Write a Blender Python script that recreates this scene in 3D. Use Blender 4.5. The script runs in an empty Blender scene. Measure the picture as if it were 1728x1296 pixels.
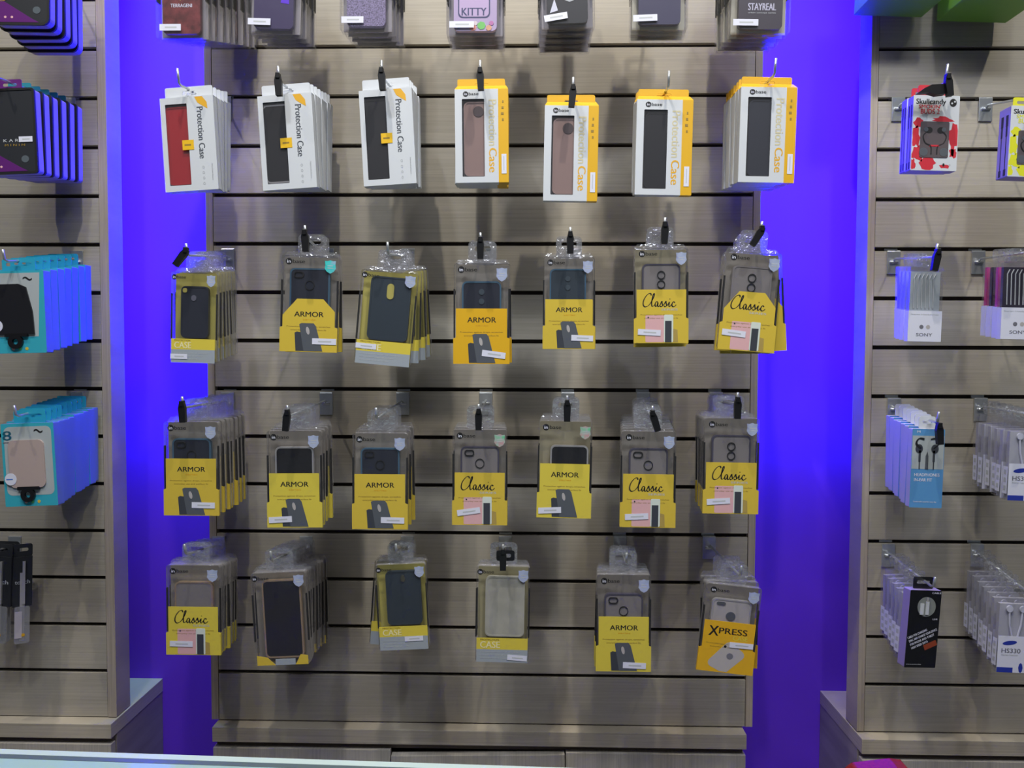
import bpy, math, random
from mathutils import Matrix, Vector
random.seed(7)
C = bpy.context.scene.collection
SC = bpy.context.scene

# ------------------------------------------------------------------ camera
F = 1305.0
CAMX, CAMY, CAMZ = 0.0, -1.598, 1.5
YAW, PIT, ROL = -0.0218, 0.0399, 0.0036
cy, sy, cp, sp = math.cos(YAW), math.sin(YAW), math.cos(PIT), math.sin(PIT)
FW = Vector((sy*cp, cy*cp, -sp)); RT = Vector((cy, -sy, 0)); UP = RT.cross(FW)
r2 = RT*math.cos(ROL) + UP*math.sin(ROL); u2 = -RT*math.sin(ROL) + UP*math.cos(ROL)
RT, UP = r2, u2
cam = bpy.data.cameras.new('camera'); camo = bpy.data.objects.new('camera', cam); C.objects.link(camo)
m = Matrix.Identity(4)
for i in range(3):
    m[i][0] = RT[i]; m[i][1] = UP[i]; m[i][2] = -FW[i]
m[0][3], m[1][3], m[2][3] = CAMX, CAMY, CAMZ
camo.matrix_world = m
cam.sensor_width = 36; cam.lens = 36*F/1728; cam.clip_start = 0.02
SC.camera = camo

def at(px, py, y=0.0):
    """point of the plane y=const that stands at pixel px,py of the 1728x1296 photograph"""
    d = FW + RT*(px-864)/F - UP*(py-648)/F
    t = (y-CAMY)/d.y
    return Vector((CAMX, CAMY, CAMZ)) + d*t

# ------------------------------------------------------------------ look
vs = SC.view_settings
vs.view_transform = 'Standard'; vs.look = 'None'; vs.exposure = 0.03; vs.gamma = 1.0; vs.use_curve_mapping = False
SC.cycles.transparent_max_bounces = 40
w = bpy.data.worlds.new('world'); SC.world = w; w.use_nodes = True
w.node_tree.nodes['Background'].inputs[0].default_value = (0.72, 0.82, 1.0, 1)
w.node_tree.nodes['Background'].inputs[1].default_value = 0.045

def area(name, loc, target, sx, sy_, power, col, spread=180):
    l = bpy.data.lights.new(name, 'AREA'); l.shape = 'RECTANGLE'; l.size = sx; l.size_y = sy_
    l.energy = power; l.color = col; l.spread = math.radians(spread)
    o = bpy.data.objects.new(name, l); C.objects.link(o); o.location = loc
    o.rotation_euler = (Vector(target)-Vector(loc)).to_track_quat('-Z', 'Y').to_euler()
    return o
def spot(name, loc, target, power, col, ang, rad):
    l = bpy.data.lights.new(name, 'SPOT'); l.energy = power; l.color = col
    l.spot_size = math.radians(ang); l.spot_blend = 0.8; l.shadow_soft_size = rad
    o = bpy.data.objects.new(name, l); C.objects.link(o); o.location = loc
    o.rotation_euler = (Vector(target)-Vector(loc)).to_track_quat('-Z', 'Y').to_euler()
    return o
WARM = (1.0, 0.93, 0.80)
# ceiling track spots: a row close to the wall that rakes down it, and an added outer row for fill
for i, (x, tx, p) in enumerate(((-1.30, -1.25, 37), (-0.36, -0.36, 52), (0.28, 0.30, 52), (1.30, 1.22, 38))):
    spot('ceiling_spot', (x, -0.88, 3.25), (tx, -0.02, 0.85), p, WARM, 80, 0.022)
for i, (x, p) in enumerate(((-0.60, 33), (0.66, 33))):
    spot('outer_fill_spot', (x, -1.55, 3.3), (x*0.85, 0.0, 0.78), p, (0.90, 0.95, 1.0), 64, 0.06)
# cool fill light added overhead to brighten the package fronts
area('overhead_fill', (0.1, -1.80, 3.5), (0, 0, 0.9), 2.6, 0.35, 34, (0.90, 0.94, 1.0))
# added cyan-white fill that lightens the top of the left recess wall
spot('recess_fill', (-0.76, 0.05, 3.15), (-0.76, 0.2, 2.25), 70, (0.25, 1.0, 1.0), 26, 0.03)
# blue-violet LED washers above the recesses behind the panels
LEDC = (0.014, 0.0, 1.0)

# ------------------------------------------------------------------ materials
MATS = {}
def mat(name, col, rough=0.5, metal=0.0, noise=0.0, nscale=20, emit=None, spec=0.5, stretch=(1, 1, 1), bump=0.0, col2=None):
    if name in MATS: return MATS[name]
    mt = bpy.data.materials.new(name); mt.use_nodes = True; nt = mt.node_tree; N = nt.nodes; L = nt.links
    b = N['Principled BSDF']
    b.inputs['Base Color'].default_value = (*col, 1); b.inputs['Roughness'].default_value = rough
    b.inputs['Metallic'].default_value = metal; b.inputs['Specular IOR Level'].default_value = spec
    if emit:
        b.inputs['Emission Color'].default_value = (*emit[0], 1); b.inputs['Emission Strength'].default_value = emit[1]
    if noise or bump:
        tc = N.new('ShaderNodeTexCoord'); mp = N.new('ShaderNodeMapping'); mp.inputs['Scale'].default_value = stretch
        nz = N.new('ShaderNodeTexNoise'); nz.inputs['Scale'].default_value = nscale; nz.inputs['Detail'].default_value = 4
        L.new(tc.outputs['Object'], mp.inputs[0]); L.new(mp.outputs[0], nz.inputs['Vector'])
        if noise:
            cr = N.new('ShaderNodeValToRGB')
            c2 = col2 or tuple(max(0, c*(1-noise)) for c in col)
            cr.color_ramp.elements[0].color = (*c2, 1); cr.color_ramp.elements[0].position = 0.35
            cr.color_ramp.elements[1].color = (*(tuple(min(1, c*(1+noise*0.6)) for c in col) if not col2 else col), 1); cr.color_ramp.elements[1].position = 0.65
            L.new(nz.outputs['Fac'], cr.inputs[0]); L.new(cr.outputs[0], b.inputs['Base Color'])
        if bump:
            bp = N.new('ShaderNodeBump'); bp.inputs['Strength'].default_value = bump; bp.inputs['Distance'].default_value = 0.002
            L.new(nz.outputs['Fac'], bp.inputs['Height']); L.new(bp.outputs[0], b.inputs['Normal'])
    MATS[name] = mt
    return mt

def wood(name, c1, c2, vertical=False):
    mt = bpy.data.materials.new(name); mt.use_nodes = True; nt = mt.node_tree; N = nt.nodes; L = nt.links
    b = N['Principled BSDF']; b.inputs['Roughness'].default_value = 0.42; b.inputs['Specular IOR Level'].default_value = 0.35
    tc = N.new('ShaderNodeTexCoord'); mp = N.new('ShaderNodeMapping')
    mp.inputs['Scale'].default_value = (260, 1, 5) if vertical else (4, 1, 260)
    nz = N.new('ShaderNodeTexNoise'); nz.inputs['Scale'].default_value = 1.0; nz.inputs['Detail'].default_value = 6; nz.inputs['Roughness'].default_value = 0.65
    mp2 = N.new('ShaderNodeMapping'); mp2.inputs['Scale'].default_value = (30, 1, 3) if vertical else (2.2, 1, 22)
    n2 = N.new('ShaderNodeTexNoise'); n2.inputs['Scale'].default_value = 1.0; n2.inputs['Detail'].default_value = 3
    mx = N.new('ShaderNodeMath'); mx.operation = 'MULTIPLY_ADD'; mx.inputs[1].default_value = 0.35
    cr = N.new('ShaderNodeValToRGB'); cr.color_ramp.elements[0].position = 0.45; cr.color_ramp.elements[1].position = 0.85
    cr.color_ramp.elements[0].color = (*c1, 1); cr.color_ramp.elements[1].color = (*c2, 1)
    L.new(tc.outputs['Object'], mp.inputs[0]); L.new(tc.outputs['Object'], mp2.inputs[0])
    L.new(mp.outputs[0], nz.inputs['Vector']); L.new(mp2.outputs[0], n2.inputs['Vector'])
    L.new(n2.outputs['Fac'], mx.inputs[0]); L.new(nz.outputs['Fac'], mx.inputs[2])
    L.new(mx.outputs[0], cr.inputs[0]); L.new(cr.outputs[0], b.inputs['Base Color'])
    bp = N.new('ShaderNodeBump'); bp.inputs['Strength'].default_value = 0.12; bp.inputs['Distance'].default_value = 0.001
    L.new(nz.outputs['Fac'], bp.inputs['Height']); L.new(bp.outputs[0], b.inputs['Normal'])
    MATS[name] = mt; return mt

def plastic(name, haze=0.08, gloss=0.10, rough=0.12, tint=(0.95, 0.95, 0.97), bump=0.5, nscale=60, hcol=(0.6, 0.6, 0.62)):
    mt = bpy.data.materials.new(name); mt.use_nodes = True; nt = mt.node_tree; N = nt.nodes; L = nt.links
    for n in list(N):
        if n.type == 'BSDF_PRINCIPLED': N.remove(n)
    out = [n for n in N if n.type == 'OUTPUT_MATERIAL'][0]
    tr = N.new('ShaderNodeBsdfTransparent'); tr.inputs[0].default_value = (*tint, 1)
    df = N.new('ShaderNodeBsdfDiffuse'); df.inputs[0].default_value = (*hcol, 1)
    gl = N.new('ShaderNodeBsdfGlossy'); gl.inputs['Roughness'].default_value = rough; gl.inputs[0].default_value = (1, 1, 1, 1)
    m1 = N.new('ShaderNodeMixShader'); m1.inputs[0].default_value = haze
    m2 = N.new('ShaderNodeMixShader')
    lw = N.new('ShaderNodeLayerWeight'); lw.inputs['Blend'].default_value = 0.25
    ma = N.new('ShaderNodeMath'); ma.operation = 'MULTIPLY_ADD'; ma.inputs[1].default_value = 0.4; ma.inputs[2].default_value = gloss
    nz = N.new('ShaderNodeTexNoise'); nz.inputs['Scale'].default_value = nscale; nz.inputs['Detail'].default_value = 2
    tc = N.new('ShaderNodeTexCoord'); oi = N.new('ShaderNodeObjectInfo'); va = N.new('ShaderNodeVectorMath'); va.operation = 'ADD'
    L.new(tc.outputs['Object'], va.inputs[0]); L.new(oi.outputs['Random'], va.inputs[1]); L.new(va.outputs[0], nz.inputs['Vector'])
    bp = N.new('ShaderNodeBump'); bp.inputs['Strength'].default_value = bump; bp.inputs['Distance'].default_value = 0.004
    L.new(nz.outputs['Fac'], bp.inputs['Height'])
    L.new(bp.outputs[0], gl.inputs['Normal'])
    L.new(lw.outputs['Facing'], ma.inputs[0]); L.new(ma.outputs[0], m2.inputs[0])
    L.new(tr.outputs[0], m1.inputs[1]); L.new(df.outputs[0], m1.inputs[2])
    L.new(m1.outputs[0], m2.inputs[1]); L.new(gl.outputs[0], m2.inputs[2]); L.new(m2.outputs[0], out.inputs['Surface'])
    MATS[name] = mt; return mt

def foil(name, stops, scale=30):
    """hologram foil: colours swirl with a noise pattern"""
    mt = bpy.data.materials.new(name); mt.use_nodes = True; nt = mt.node_tree; N = nt.nodes; L = nt.links
    b = N['Principled BSDF']; b.inputs['Roughness'].default_value = 0.3; b.inputs['Metallic'].default_value = 0.3
    tc = N.new('ShaderNodeTexCoord'); nz = N.new('ShaderNodeTexNoise'); nz.inputs['Scale'].default_value = scale; nz.inputs['Detail'].default_value = 2
    cr = N.new('ShaderNodeValToRGB'); els = cr.color_ramp.elements
    while len(els) < len(stops): els.new(0.5)
    for i, c in enumerate(stops):
        els[i].position = 0.3+0.4*i/(len(stops)-1); els[i].color = (*c, 1)
    L.new(tc.outputs['Object'], nz.inputs['Vector']); L.new(nz.outputs['Fac'], cr.inputs[0]); L.new(cr.outputs[0], b.inputs['Base Color'])
    MATS[name] = mt; return mt

W_SLAT = wood('wood_slat', (0.37, 0.335, 0.28), (0.475, 0.435, 0.365))
W_EDGE = wood('wood_edge', (0.34, 0.285, 0.235), (0.50, 0.43, 0.36), True)
W_CAB = wood('wood_cabinet', (0.40, 0.35, 0.275), (0.56, 0.50, 0.41))
W_DOOR = wood('wood_door', (0.36, 0.33, 0.29), (0.52, 0.48, 0.43), True)
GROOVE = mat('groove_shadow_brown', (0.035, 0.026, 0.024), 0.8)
BACKW = mat('wall_led_tint', (0.15, 0.035, 0.80), 0.7)  # violet base colour carries part of the LED glow
SIDEW = mat('laminate_side', (0.33, 0.29, 0.27), 0.5, noise=0.15, nscale=3, stretch=(1, 1, 12))
CHROME = mat('chrome', (0.62, 0.65, 0.68), 0.3, 0.75)
RUBBER = mat('black_rubber', (0.008, 0.008, 0.010), 0.38)
BLACK = mat('black_print', (0.012, 0.012, 0.014), 0.5)
STRAP = mat('black_band', (0.01, 0.01, 0.012), 0.6)
WHITE = mat('white_card', (0.62, 0.65, 0.70), 0.45)
STICK = mat('white_label', (0.72, 0.73, 0.86), 0.5)
INK = mat('grey_ink', (0.16, 0.16, 0.20), 0.6)
FAINT = mat('pale_grey_ink', (0.50, 0.52, 0.55), 0.6)
YEL = mat('yellow_card', (0.66, 0.48, 0.055), 0.42)
YEL2 = mat('bright_yellow_card', (0.70, 0.57, 0.07), 0.42)
ORY = mat('amber_card', (0.74, 0.42, 0.015), 0.45)
ORANGE = mat('amber_ink', (0.75, 0.40, 0.02), 0.5)
OLIVE = mat('olive_yellow_card', (0.50, 0.44, 0.11), 0.5)
TAUPE = mat('taupe_card', (0.26, 0.235, 0.205), 0.55, noise=0.10, nscale=14)
OLTAUPE = mat('khaki_card', (0.32, 0.285, 0.19), 0.55, noise=0.10, nscale=14)
BRINK = mat('brown_ink', (0.30, 0.19, 0.03), 0.6)
NAVY = mat('dark_navy_case', (0.022, 0.026, 0.042), 0.42)
SLATE = mat('slate_case', (0.030, 0.045, 0.062), 0.45)
BLACKC = mat('black_case', (0.014, 0.014, 0.018), 0.35)
SMOKE = mat('smoky_bumper', (0.075, 0.07, 0.105), 0.3)
CLEARC = mat('smoky_clear_case', (0.24, 0.22, 0.22), 0.25)
FROST = mat('frosted_case', (0.50, 0.49, 0.42), 0.3, noise=0.15, nscale=25)
BLUETR = mat('steel_blue_frame', (0.10, 0.20, 0.30), 0.3, 0.4)
SILVER = mat('silver_frame', (0.62, 0.60, 0.60), 0.3, 0.5)
GOLD = mat('gold_frame', (0.75, 0.55, 0.35), 0.25, 0.7)
ROSE = mat('rose_gold_case', (0.40, 0.27, 0.235), 0.35)
REDC = mat('red_case', (0.52, 0.012, 0.022), 0.4)
PINKP = mat('pink_print', (0.72, 0.42, 0.44), 0.5)
DPRINT = mat('dark_slate_print', (0.045, 0.05, 0.065), 0.5)
DPRINT2 = mat('mid_slate_print', (0.09, 0.10, 0.12), 0.5)
PRGREY = mat('silver_print', (0.45, 0.42, 0.42), 0.5)
GREYB = mat('blue_grey_print', (0.34, 0.38, 0.43), 0.45)
CLEAR = plastic('clear_plastic', 0.02, 0.012, 0.08)
HAZY = plastic('hazy_side_plastic', 0.42, 0.06, 0.15, hcol=(0.36, 0.35, 0.38))
TABP = plastic('crinkled_clear_plastic', 0.10, 0.16, 0.10, bump=1.0, nscale=110)
WIN = plastic('window_film', 0.03, 0.03, 0.06, bump=0.15, nscale=25)
SHELL = plastic('clear_thick_shell', 0.03, 0.015, 0.12, bump=0.5, nscale=40)
HOLO = foil('lavender_foil', [(0.35, 0.38, 0.75), (0.55, 0.62, 0.85), (0.42, 0.50, 0.72)], 60)
HOLOC = foil('cyan_foil', [(0.02, 0.75, 0.65), (0.10, 0.80, 0.80), (0.45, 0.60, 0.85)], 60)
HOLOG = foil('green_pink_foil', [(0.05, 0.75, 0.30), (0.50, 0.60, 0.55), (0.80, 0.30, 0.35)], 70)

# ------------------------------------------------------------------ mesh builder
def rrect(x0, x1, z0, z1, r, n=4):
    pts = []
    for cx_, cz_, a0 in ((x1-r, z1-r, 0), (x0+r, z1-r, 90), (x0+r, z0+r, 180), (x1-r, z0+r, 270)):
        for k in range(n+1):
            a = math.radians(a0+90*k/n); pts.append((cx_+r*math.cos(a), cz_+r*math.sin(a)))
    return pts
def circ(x, z, r, n=16, rz=None):
    rz = rz or r
    return [(x+r*math.cos(2*math.pi*k/n), z+rz*math.sin(2*math.pi*k/n)) for k in range(n)]
def rotp(pts, deg, cx_=0, cz_=0):
    a = math.radians(deg); c, s = math.cos(a), math.sin(a)
    return [(cx_+(x-cx_)*c-(z-cz_)*s, cz_+(x-cx_)*s+(z-cz_)*c) for x, z in pts]
_txt = {}
def textgeo(s):
    if s not in _txt:
        cu = bpy.data.curves.new('t', 'FONT'); cu.body = s; cu.size = 1.0; cu.resolution_u = 3
        o = bpy.data.objects.new('t', cu); C.objects.link(o)
        dg = bpy.context.evaluated_depsgraph_get(); me = o.evaluated_get(dg).to_mesh()
        v = [(p.co.x, p.co.y) for p in me.vertices]; f = [tuple(p.vertices) for p in me.polygons]
        o.evaluated_get(dg).to_mesh_clear(); bpy.data.objects.remove(o); bpy.data.curves.remove(cu)
        x0 = min(a for a, b in v); x1 = max(a for a, b in v); y0 = min(b for a, b in v); y1 = max(b for a, b in v)
        _txt[s] = ([((a-x0)/(x1-x0), (b-y0)/(y1-y0)) for a, b in v], f)
    return _txt[s]

class MB:
    def __init__(self): self.v = []; self.f = []; self.m = []; self.ms = []
    def mi(self, m):
        if m not in self.ms: self.ms.append(m)
        return self.ms.index(m)
    def add(self, vs_, fs, m):
        b = len(self.v); self.v += [tuple(p) for p in vs_]; k = self.mi(m)
        for f in fs: self.f.append(tuple(i+b for i in f)); self.m.append(k)
        return self
    def box(self, x0, x1, y0, y1, z0, z1, m):
        v = [(x, y, z) for x in (x0, x1) for y in (y0, y1) for z in (z0, z1)]
        return self.add(v, [(0, 1, 3, 2), (4, 6, 7, 5), (0, 4, 5, 1), (2, 3, 7, 6), (0, 2, 6, 4), (1, 5, 7, 3)], m)
    def prism(self, pts, y0, y1, m, sides=None, back=True):
        n = len(pts)
        v = [(x, y0, z) for x, z in pts]+[(x, y1, z) for x, z in pts]
        self.add(v, [tuple(range(n))]+([tuple(range(2*n-1, n-1, -1))] if back else []), m)
        if abs(y1-y0) > 1e-7:
            self.add(v, [(i, i+n, (i+1) % n+n, (i+1) % n) for i in range(n)], sides or m)
        return self
    def ring(self, a, b, y0, y1, m):
        n = len(a); v = [(x, y0, z) for x, z in a]+[(x, y0, z) for x, z in b]+[(x, y1, z) for x, z in a]+[(x, y1, z) for x, z in b]
        f = []
        for i in range(n):
            j = (i+1) % n
            f += [(i, j, j+n, i+n), (i+2*n, i+3*n, j+3*n, j+2*n), (i, i+2*n, j+2*n, j), (i+n, j+n, j+3*n, i+3*n)]
        return self.add(v, f, m)
    def tube(self, pts, r, m, n=8):
        pts = [Vector(p) for p in pts]; v = []; f = []
        for i, p in enumerate(pts):
            d = (pts[min(i+1, len(pts)-1)]-pts[max(i-1, 0)]).normalized()
            a = d.orthogonal().normalized() if i == 0 else (a-d*a.dot(d)).normalized()
            b_ = d.cross(a); rr = r[i] if isinstance(r, (list, tuple)) else r
            v += [p+a*rr*math.cos(2*math.pi*k/n)+b_*rr*math.sin(2*math.pi*k/n) for k in range(n)]
        for i in range(len(pts)-1):
            f += [(i*n+k, i*n+(k+1) % n, (i+1)*n+(k+1) % n, (i+1)*n+k) for k in range(n)]
        f += [tuple(range(n-1, -1, -1)), tuple(range((len(pts)-1)*n, len(pts)*n))]
        return self.add(v, f, m)
    def text(self, s, x, z, w_, h, y, m, rot=0):
        """flat print with its lower-left corner at x,z and width w_, height h, turned by rot degrees"""
        v, f = textgeo(s); c, sn = math.cos(math.radians(rot)), math.sin(math.radians(rot))
        bd = h*.055   # printed twice, a hair apart, for a heavier stroke
        for k in range(2):
            self.add([(x+(a*w_+(k-.5)*bd)*c-b*h*sn, y-.00002*k, z+(a*w_+(k-.5)*bd)*sn+b*h*c) for a, b in v], f, m)
        return self
    def ribbon(self, pts, wd, y, m, k=4):
        P = []
        for i in range(len(pts)-1):
            p0, p1, p2, p3 = (Vector(pts[max(i-1, 0)]), Vector(pts[i]), Vector(pts[i+1]), Vector(pts[min(i+2, len(pts)-1)]))
            for s in range(k):
                t = s/k; P.append(0.5*((2*p1)+(p2-p0)*t+(2*p0-5*p1+4*p2-p3)*t*t+(3*p1-p0-3*p2+p3)*t**3))
        P.append(Vector(pts[-1])); v = []
        for i, p in enumerate(P):
            d = (P[min(i+1, len(P)-1)]-P[max(i-1, 0)]); d = d.normalized() if d.length > 1e-9 else Vector((1, 0))
            n_ = Vector((-0.5, 0.86)); ww = wd*(0.45+0.75*abs(d.dot(Vector((0.86, 0.5)).orthogonal())))
            q = Vector((-d.y, d.x))*ww
            v += [(p.x+q.x, y, p.y+q.y), (p.x-q.x, y, p.y-q.y)]
        return self.add(v, [(2*i, 2*i+1, 2*i+3, 2*i+2) for i in range(len(P)-1)], m)
    def obj(self, name, parent=None, smooth=False, bevel=0):
        me = bpy.data.meshes.new(name); me.from_pydata(self.v, [], self.f)
        for m_ in self.ms: me.materials.append(m_)
        me.polygons.foreach_set('material_index', self.m)
        if smooth: me.polygons.foreach_set('use_smooth', [True]*len(self.f))
        me.update(); o = bpy.data.objects.new(name, me); C.objects.link(o); o.parent = parent
        if bevel:
            b = o.modifiers.new('bevel', 'BEVEL'); b.width = bevel; b.segments = 2; b.limit_method = 'ANGLE'
        return o

def tag(o, label, cat, group=None):
    n = len(label.replace(',', ' ').split())
    assert 4 <= n <= 16, (n, label)
    o['label'] = label; o['category'] = cat
    if group: o['group'] = group
    return o
def struct(o): o['kind'] = 'structure'; return o
def thing(name, loc=(0, 0, 0)):
    o = bpy.data.objects.new(name, None); o.empty_display_size = 0.02; C.objects.link(o); o.location = loc; return o
def copy_tree(o, parent=None, skip=()):
    c = o.copy(); C.objects.link(c); c.parent = parent
    for ch in list(o.children):
        if ch.name.split('.')[0] in skip: continue
        copy_tree(ch, c, skip)
    return c

def delete_tree(o):
    for ch in list(o.children): delete_tree(ch)
    bpy.data.objects.remove(o)

# ------------------------------------------------------------------ room and fixtures
GZ = CAMZ + 0.6243            # height of the topmost visible groove of the centre panel
YB = 0.20                     # back wall
struct(MB().box(-2.2, 2.2, YB, YB+0.05, 0, 3.6, BACKW).obj('wall_back'))
struct(MB().box(-2.6, 2.6, -5.2, YB, -0.05, 0, mat('floor_tile', (0.30, 0.29, 0.28), 0.35, noise=0.15, nscale=4)).obj('floor'))

def panel(label, xl, xr, g0, zbot, ztop, edge=0.0145, left_edge=True, right_edge=True):
    t = thing('slatwall_display', ((xl+xr)/2, 0.03, zbot)); tag(t, label, 'slatwall panel')
    il = xl+(edge if left_edge else 0); ir = xr-(edge if right_edge else 0)
    b = MB(); X = lambda v: v-(xl+xr)/2
    zs = [g0+0.1*k for k in range(12, -30, -1)]
    zs = [z for z in zs if zbot+0.02 < z < ztop-0.02]
    top = ztop
    for z in zs+[None]:
        lo = (z+0.0042) if z is not None else zbot
        b.box(X(il)+0.0012, X(ir)-0.0012, -0.03, -0.018, lo-zbot, top-zbot, W_SLAT)
        if z is not None: top = z-0.0042
    b.obj('slat_board', t)
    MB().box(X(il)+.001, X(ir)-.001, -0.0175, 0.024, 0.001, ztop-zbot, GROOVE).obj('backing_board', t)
    if left_edge: MB().box(X(xl), X(il), -0.031, 0.025, 0, ztop-zbot, W_EDGE).obj('edge_trim', t)
    if right_edge: MB().box(X(ir), X(xr), -0.031, 0.025, 0, ztop-zbot, W_EDGE).obj('edge_trim', t)
    return t
ZB = CAMZ-0.7785
panel('centre slatted wood panel full of hanging phone case packs', -0.6695, 0.4700, GZ, ZB, 2.75, 0.0145)
panel('left slatted wood panel with the two cyan stacks', -1.75, -0.8735, GZ-0.002, ZB+0.002, 2.75, 0.0185, left_edge=False)
panel('right slatted wood panel with earphone boxes', 0.6865, 1.75, GZ-0.010, ZB-0.006, 2.75, 0.0145, right_edge=False)

# LED strips on the back edges of the panels, facing the wall
LEDM = mat('led_strip_violet', (0.1, 0.1, 0.1), 0.5, emit=(LEDC, 1.0))
def led(x, z0, z1, label, strength=1.0, face=1):
    o = MB().box(-0.006, 0.006, -0.004, 0.004, 0, z1-z0, LEDM).obj('led_strip'); o.location = (x, 0.066, z0)
    tag(o, label, 'led strip'); return o
LEDS = 0.0
def ledlight(x, z0, z1, power):
    l = bpy.data.lights.new('led_glow', 'AREA'); l.shape = 'RECTANGLE'; l.size = 0.02; l.size_y = z1-z0; l.energy = power; l.color = LEDC
    o = bpy.data.objects.new('led_glow', l); C.objects.link(o); o.location = (x, 0.075, (z0+z1)/2); o.rotation_euler = (math.radians(90), 0, 0)
for x, tx, p in ((-0.935, 'left recess, behind the left panel', 15), (-0.62, 'left recess, behind the centre panel', 15),
           (0.42, 'right recess, behind the centre panel', 15), (0.745, 'right recess, behind the right panel', 15)):
    led(x, 1.40, 2.7, 'violet light strip lighting the '+tx)
    ledlight(x, 1.42, 2.7, p)

# base cabinets
def cabinet(label, xl, xr, doors, zt, gapdoor=None):
    """top ledge, carcass, recessed rail and doors"""
    t = thing('base_cabinet', ((xl+xr)/2, 0.07, 0)); tag(t, label, 'cabinet'); X = lambda v: v-(xl+xr)/2; Y = lambda v: v-0.07
    MB().box(X(xl), X(xr), Y(-0.030), Y(YB), zt-0.031, zt, W_CAB).obj('ledge', t, bevel=0.001)
    MB().box(X(xl)+.001, X(xr)-.001, Y(-0.005), Y(YB-0.001), 0.0, zt-0.085, SIDEW).box(X(xl)+.001, X(xr)-.001, Y(0.06), Y(YB-0.001), zt-0.085, zt-0.031, SIDEW).box(X(xl)+.001, X(xl)+.016, Y(-0.005), Y(0.06), zt-0.085, zt-0.031, SIDEW).box(X(xr)-.016, X(xr)-.001, Y(-0.005), Y(0.06), zt-0.085, zt-0.031, SIDEW).obj('carcass', t)
    MB().box(X(xl)+.004, X(xr)-.004, Y(-0.014), Y(-0.0055), zt-0.046, zt-0.0315, mat('rail_recess_shade', (0.13, 0.105, 0.085), .6)).obj('rail', t)  # dark tone paints in the recess shadow under the ledge
    for i in range(len(doors)-1):
        a, b_ = doors[i]+0.0012, doors[i+1]-0.0012
        d = MB().box(0, b_-a, -0.009, 0.009, -(zt-0.10), 0, W_DOOR).obj('door', t, bevel=0.0008)
        d.location = (X(a), Y(-0.020), zt-0.0435)
        if i == gapdoor: d.location.z -= 0.0095; d.rotation_euler = (0, math.radians(-1.3), 0); d.location.y -= 0.006; d['label'] = 'door hanging slightly open'
    return t
zt = ZB-0.003
cx0 = at(358, 1250, -0.03).x; cx1 = at(1260, 1250, -0.03).x
cabinet('base cabinet with three doors under the centre panel', cx0, cx1, [cx0, at(655, 1280, -0.06).x, at(955, 1280, -0.06).x, cx1], zt, gapdoor=1)
lx = at(187, 1225, -0.03).x
cabinet('base cabinet under the left panel', -1.75, lx, [-1.75, -1.32, lx], zt+0.003)
rx = at(1455, 1250, -0.03).x
cabinet('base cabinet under the right panel', rx, 1.75, [rx, 1.22, 1.75], zt-0.006)

# glass counter in the foreground
GL = mat('glass_counter_top', (0.36, 0.54, 0.56), 0.12); 
ct = thing('glass_counter', (0, -0.9, 0)); tag(ct, 'pale glass counter top in the foreground along the bottom', 'counter')
zc = 1.0
def atz(px, py, z):
    d = FW + RT*(px-864)/F - UP*(py-648)/F; t_ = (z-CAMZ)/d.z; return Vector((CAMX, CAMY, CAMZ)) + d*t_
p0 = atz(0, 1265, zc); p1 = atz(900, 1295, zc); dv = (p1-p0).normalized()
A = p0-dv*0.5; B = p0+dv*2.4
nrm = Vector((dv.y, -dv.x, 0))
def slab(name, off0, off1, z0, z1, m_):
    q = [A+nrm*off0, B+nrm*off0, B+nrm*off1, A+nrm*off1]; b = MB()
    v = [(p.x, p.y+0.9, z0) for p in q]+[(p.x, p.y+0.9, z1) for p in q]
    b.add(v, [(0, 3, 2, 1), (4, 5, 6, 7), (0, 1, 5, 4), (1, 2, 6, 5), (2, 3, 7, 6), (3, 0, 4, 7)], m_)
    return b.obj(name, ct)
slab('glass_top', 0.0, 0.30, zc-0.010, zc, GL)
slab('rim_strip', -0.0004, 0.011, zc-0.010, zc+0.0008, mat('frosted_rim', (0.55, 0.68, 0.68), 0.3))
slab('seal_strip', 0.011, 0.020, zc-0.0005, zc+0.0004, mat('grey_seal', (0.10, 0.14, 0.16), 0.3))
slab('metal_edge', -0.003, 0.30, zc-0.020, zc-0.0105, mat('counter_edge_aluminium', (0.55, 0.6, 0.62), 0.3, 0.8))
slab('display_case', 0.01, 0.30, 0.0, zc-0.0205, mat('counter_white', (0.6, 0.65, 0.66), 0.4))

# ------------------------------------------------------------------ phone case packs
PW, PH, PT = 0.098, 0.168, 0.015
ZT = -0.026                    # top of the pack body below the hang hole
CLASSIC = [[(0.62, .84), (0.58, .98), (0.36, .92), (0.10, .58), (0.02, .22), (0.14, .02), (0.38, .08), (0.60, .32), (0.82, .74), (0.86, .95), (0.78, .92), (0.67, .42), (0.68, .08), (0.80, .08), (0.92, .2)],
           [(1.12, .36), (1.0, .38), (0.92, .2), (0.96, .04), (1.06, .1), (1.14, .34), (1.12, .1), (1.20, .03), (1.3, .18), (1.42, .42), (1.44, .3), (1.48, .12), (1.38, .02), (1.30, .08)],
           [(1.48, .08), (1.6, .2), (1.72, .42), (1.74, .3), (1.78, .12), (1.68, .02), (1.60, .08)], [(1.78, .08), (1.88, .18), (1.99, .36), (1.95, .1), (2.03, .04), (2.14, .18)],
           [(2.01, .55), (2.04, .60)], [(2.40, .31), (2.28, .38), (2.18, .2), (2.22, .04), (2.36, .03), (2.50, .16)]]

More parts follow.
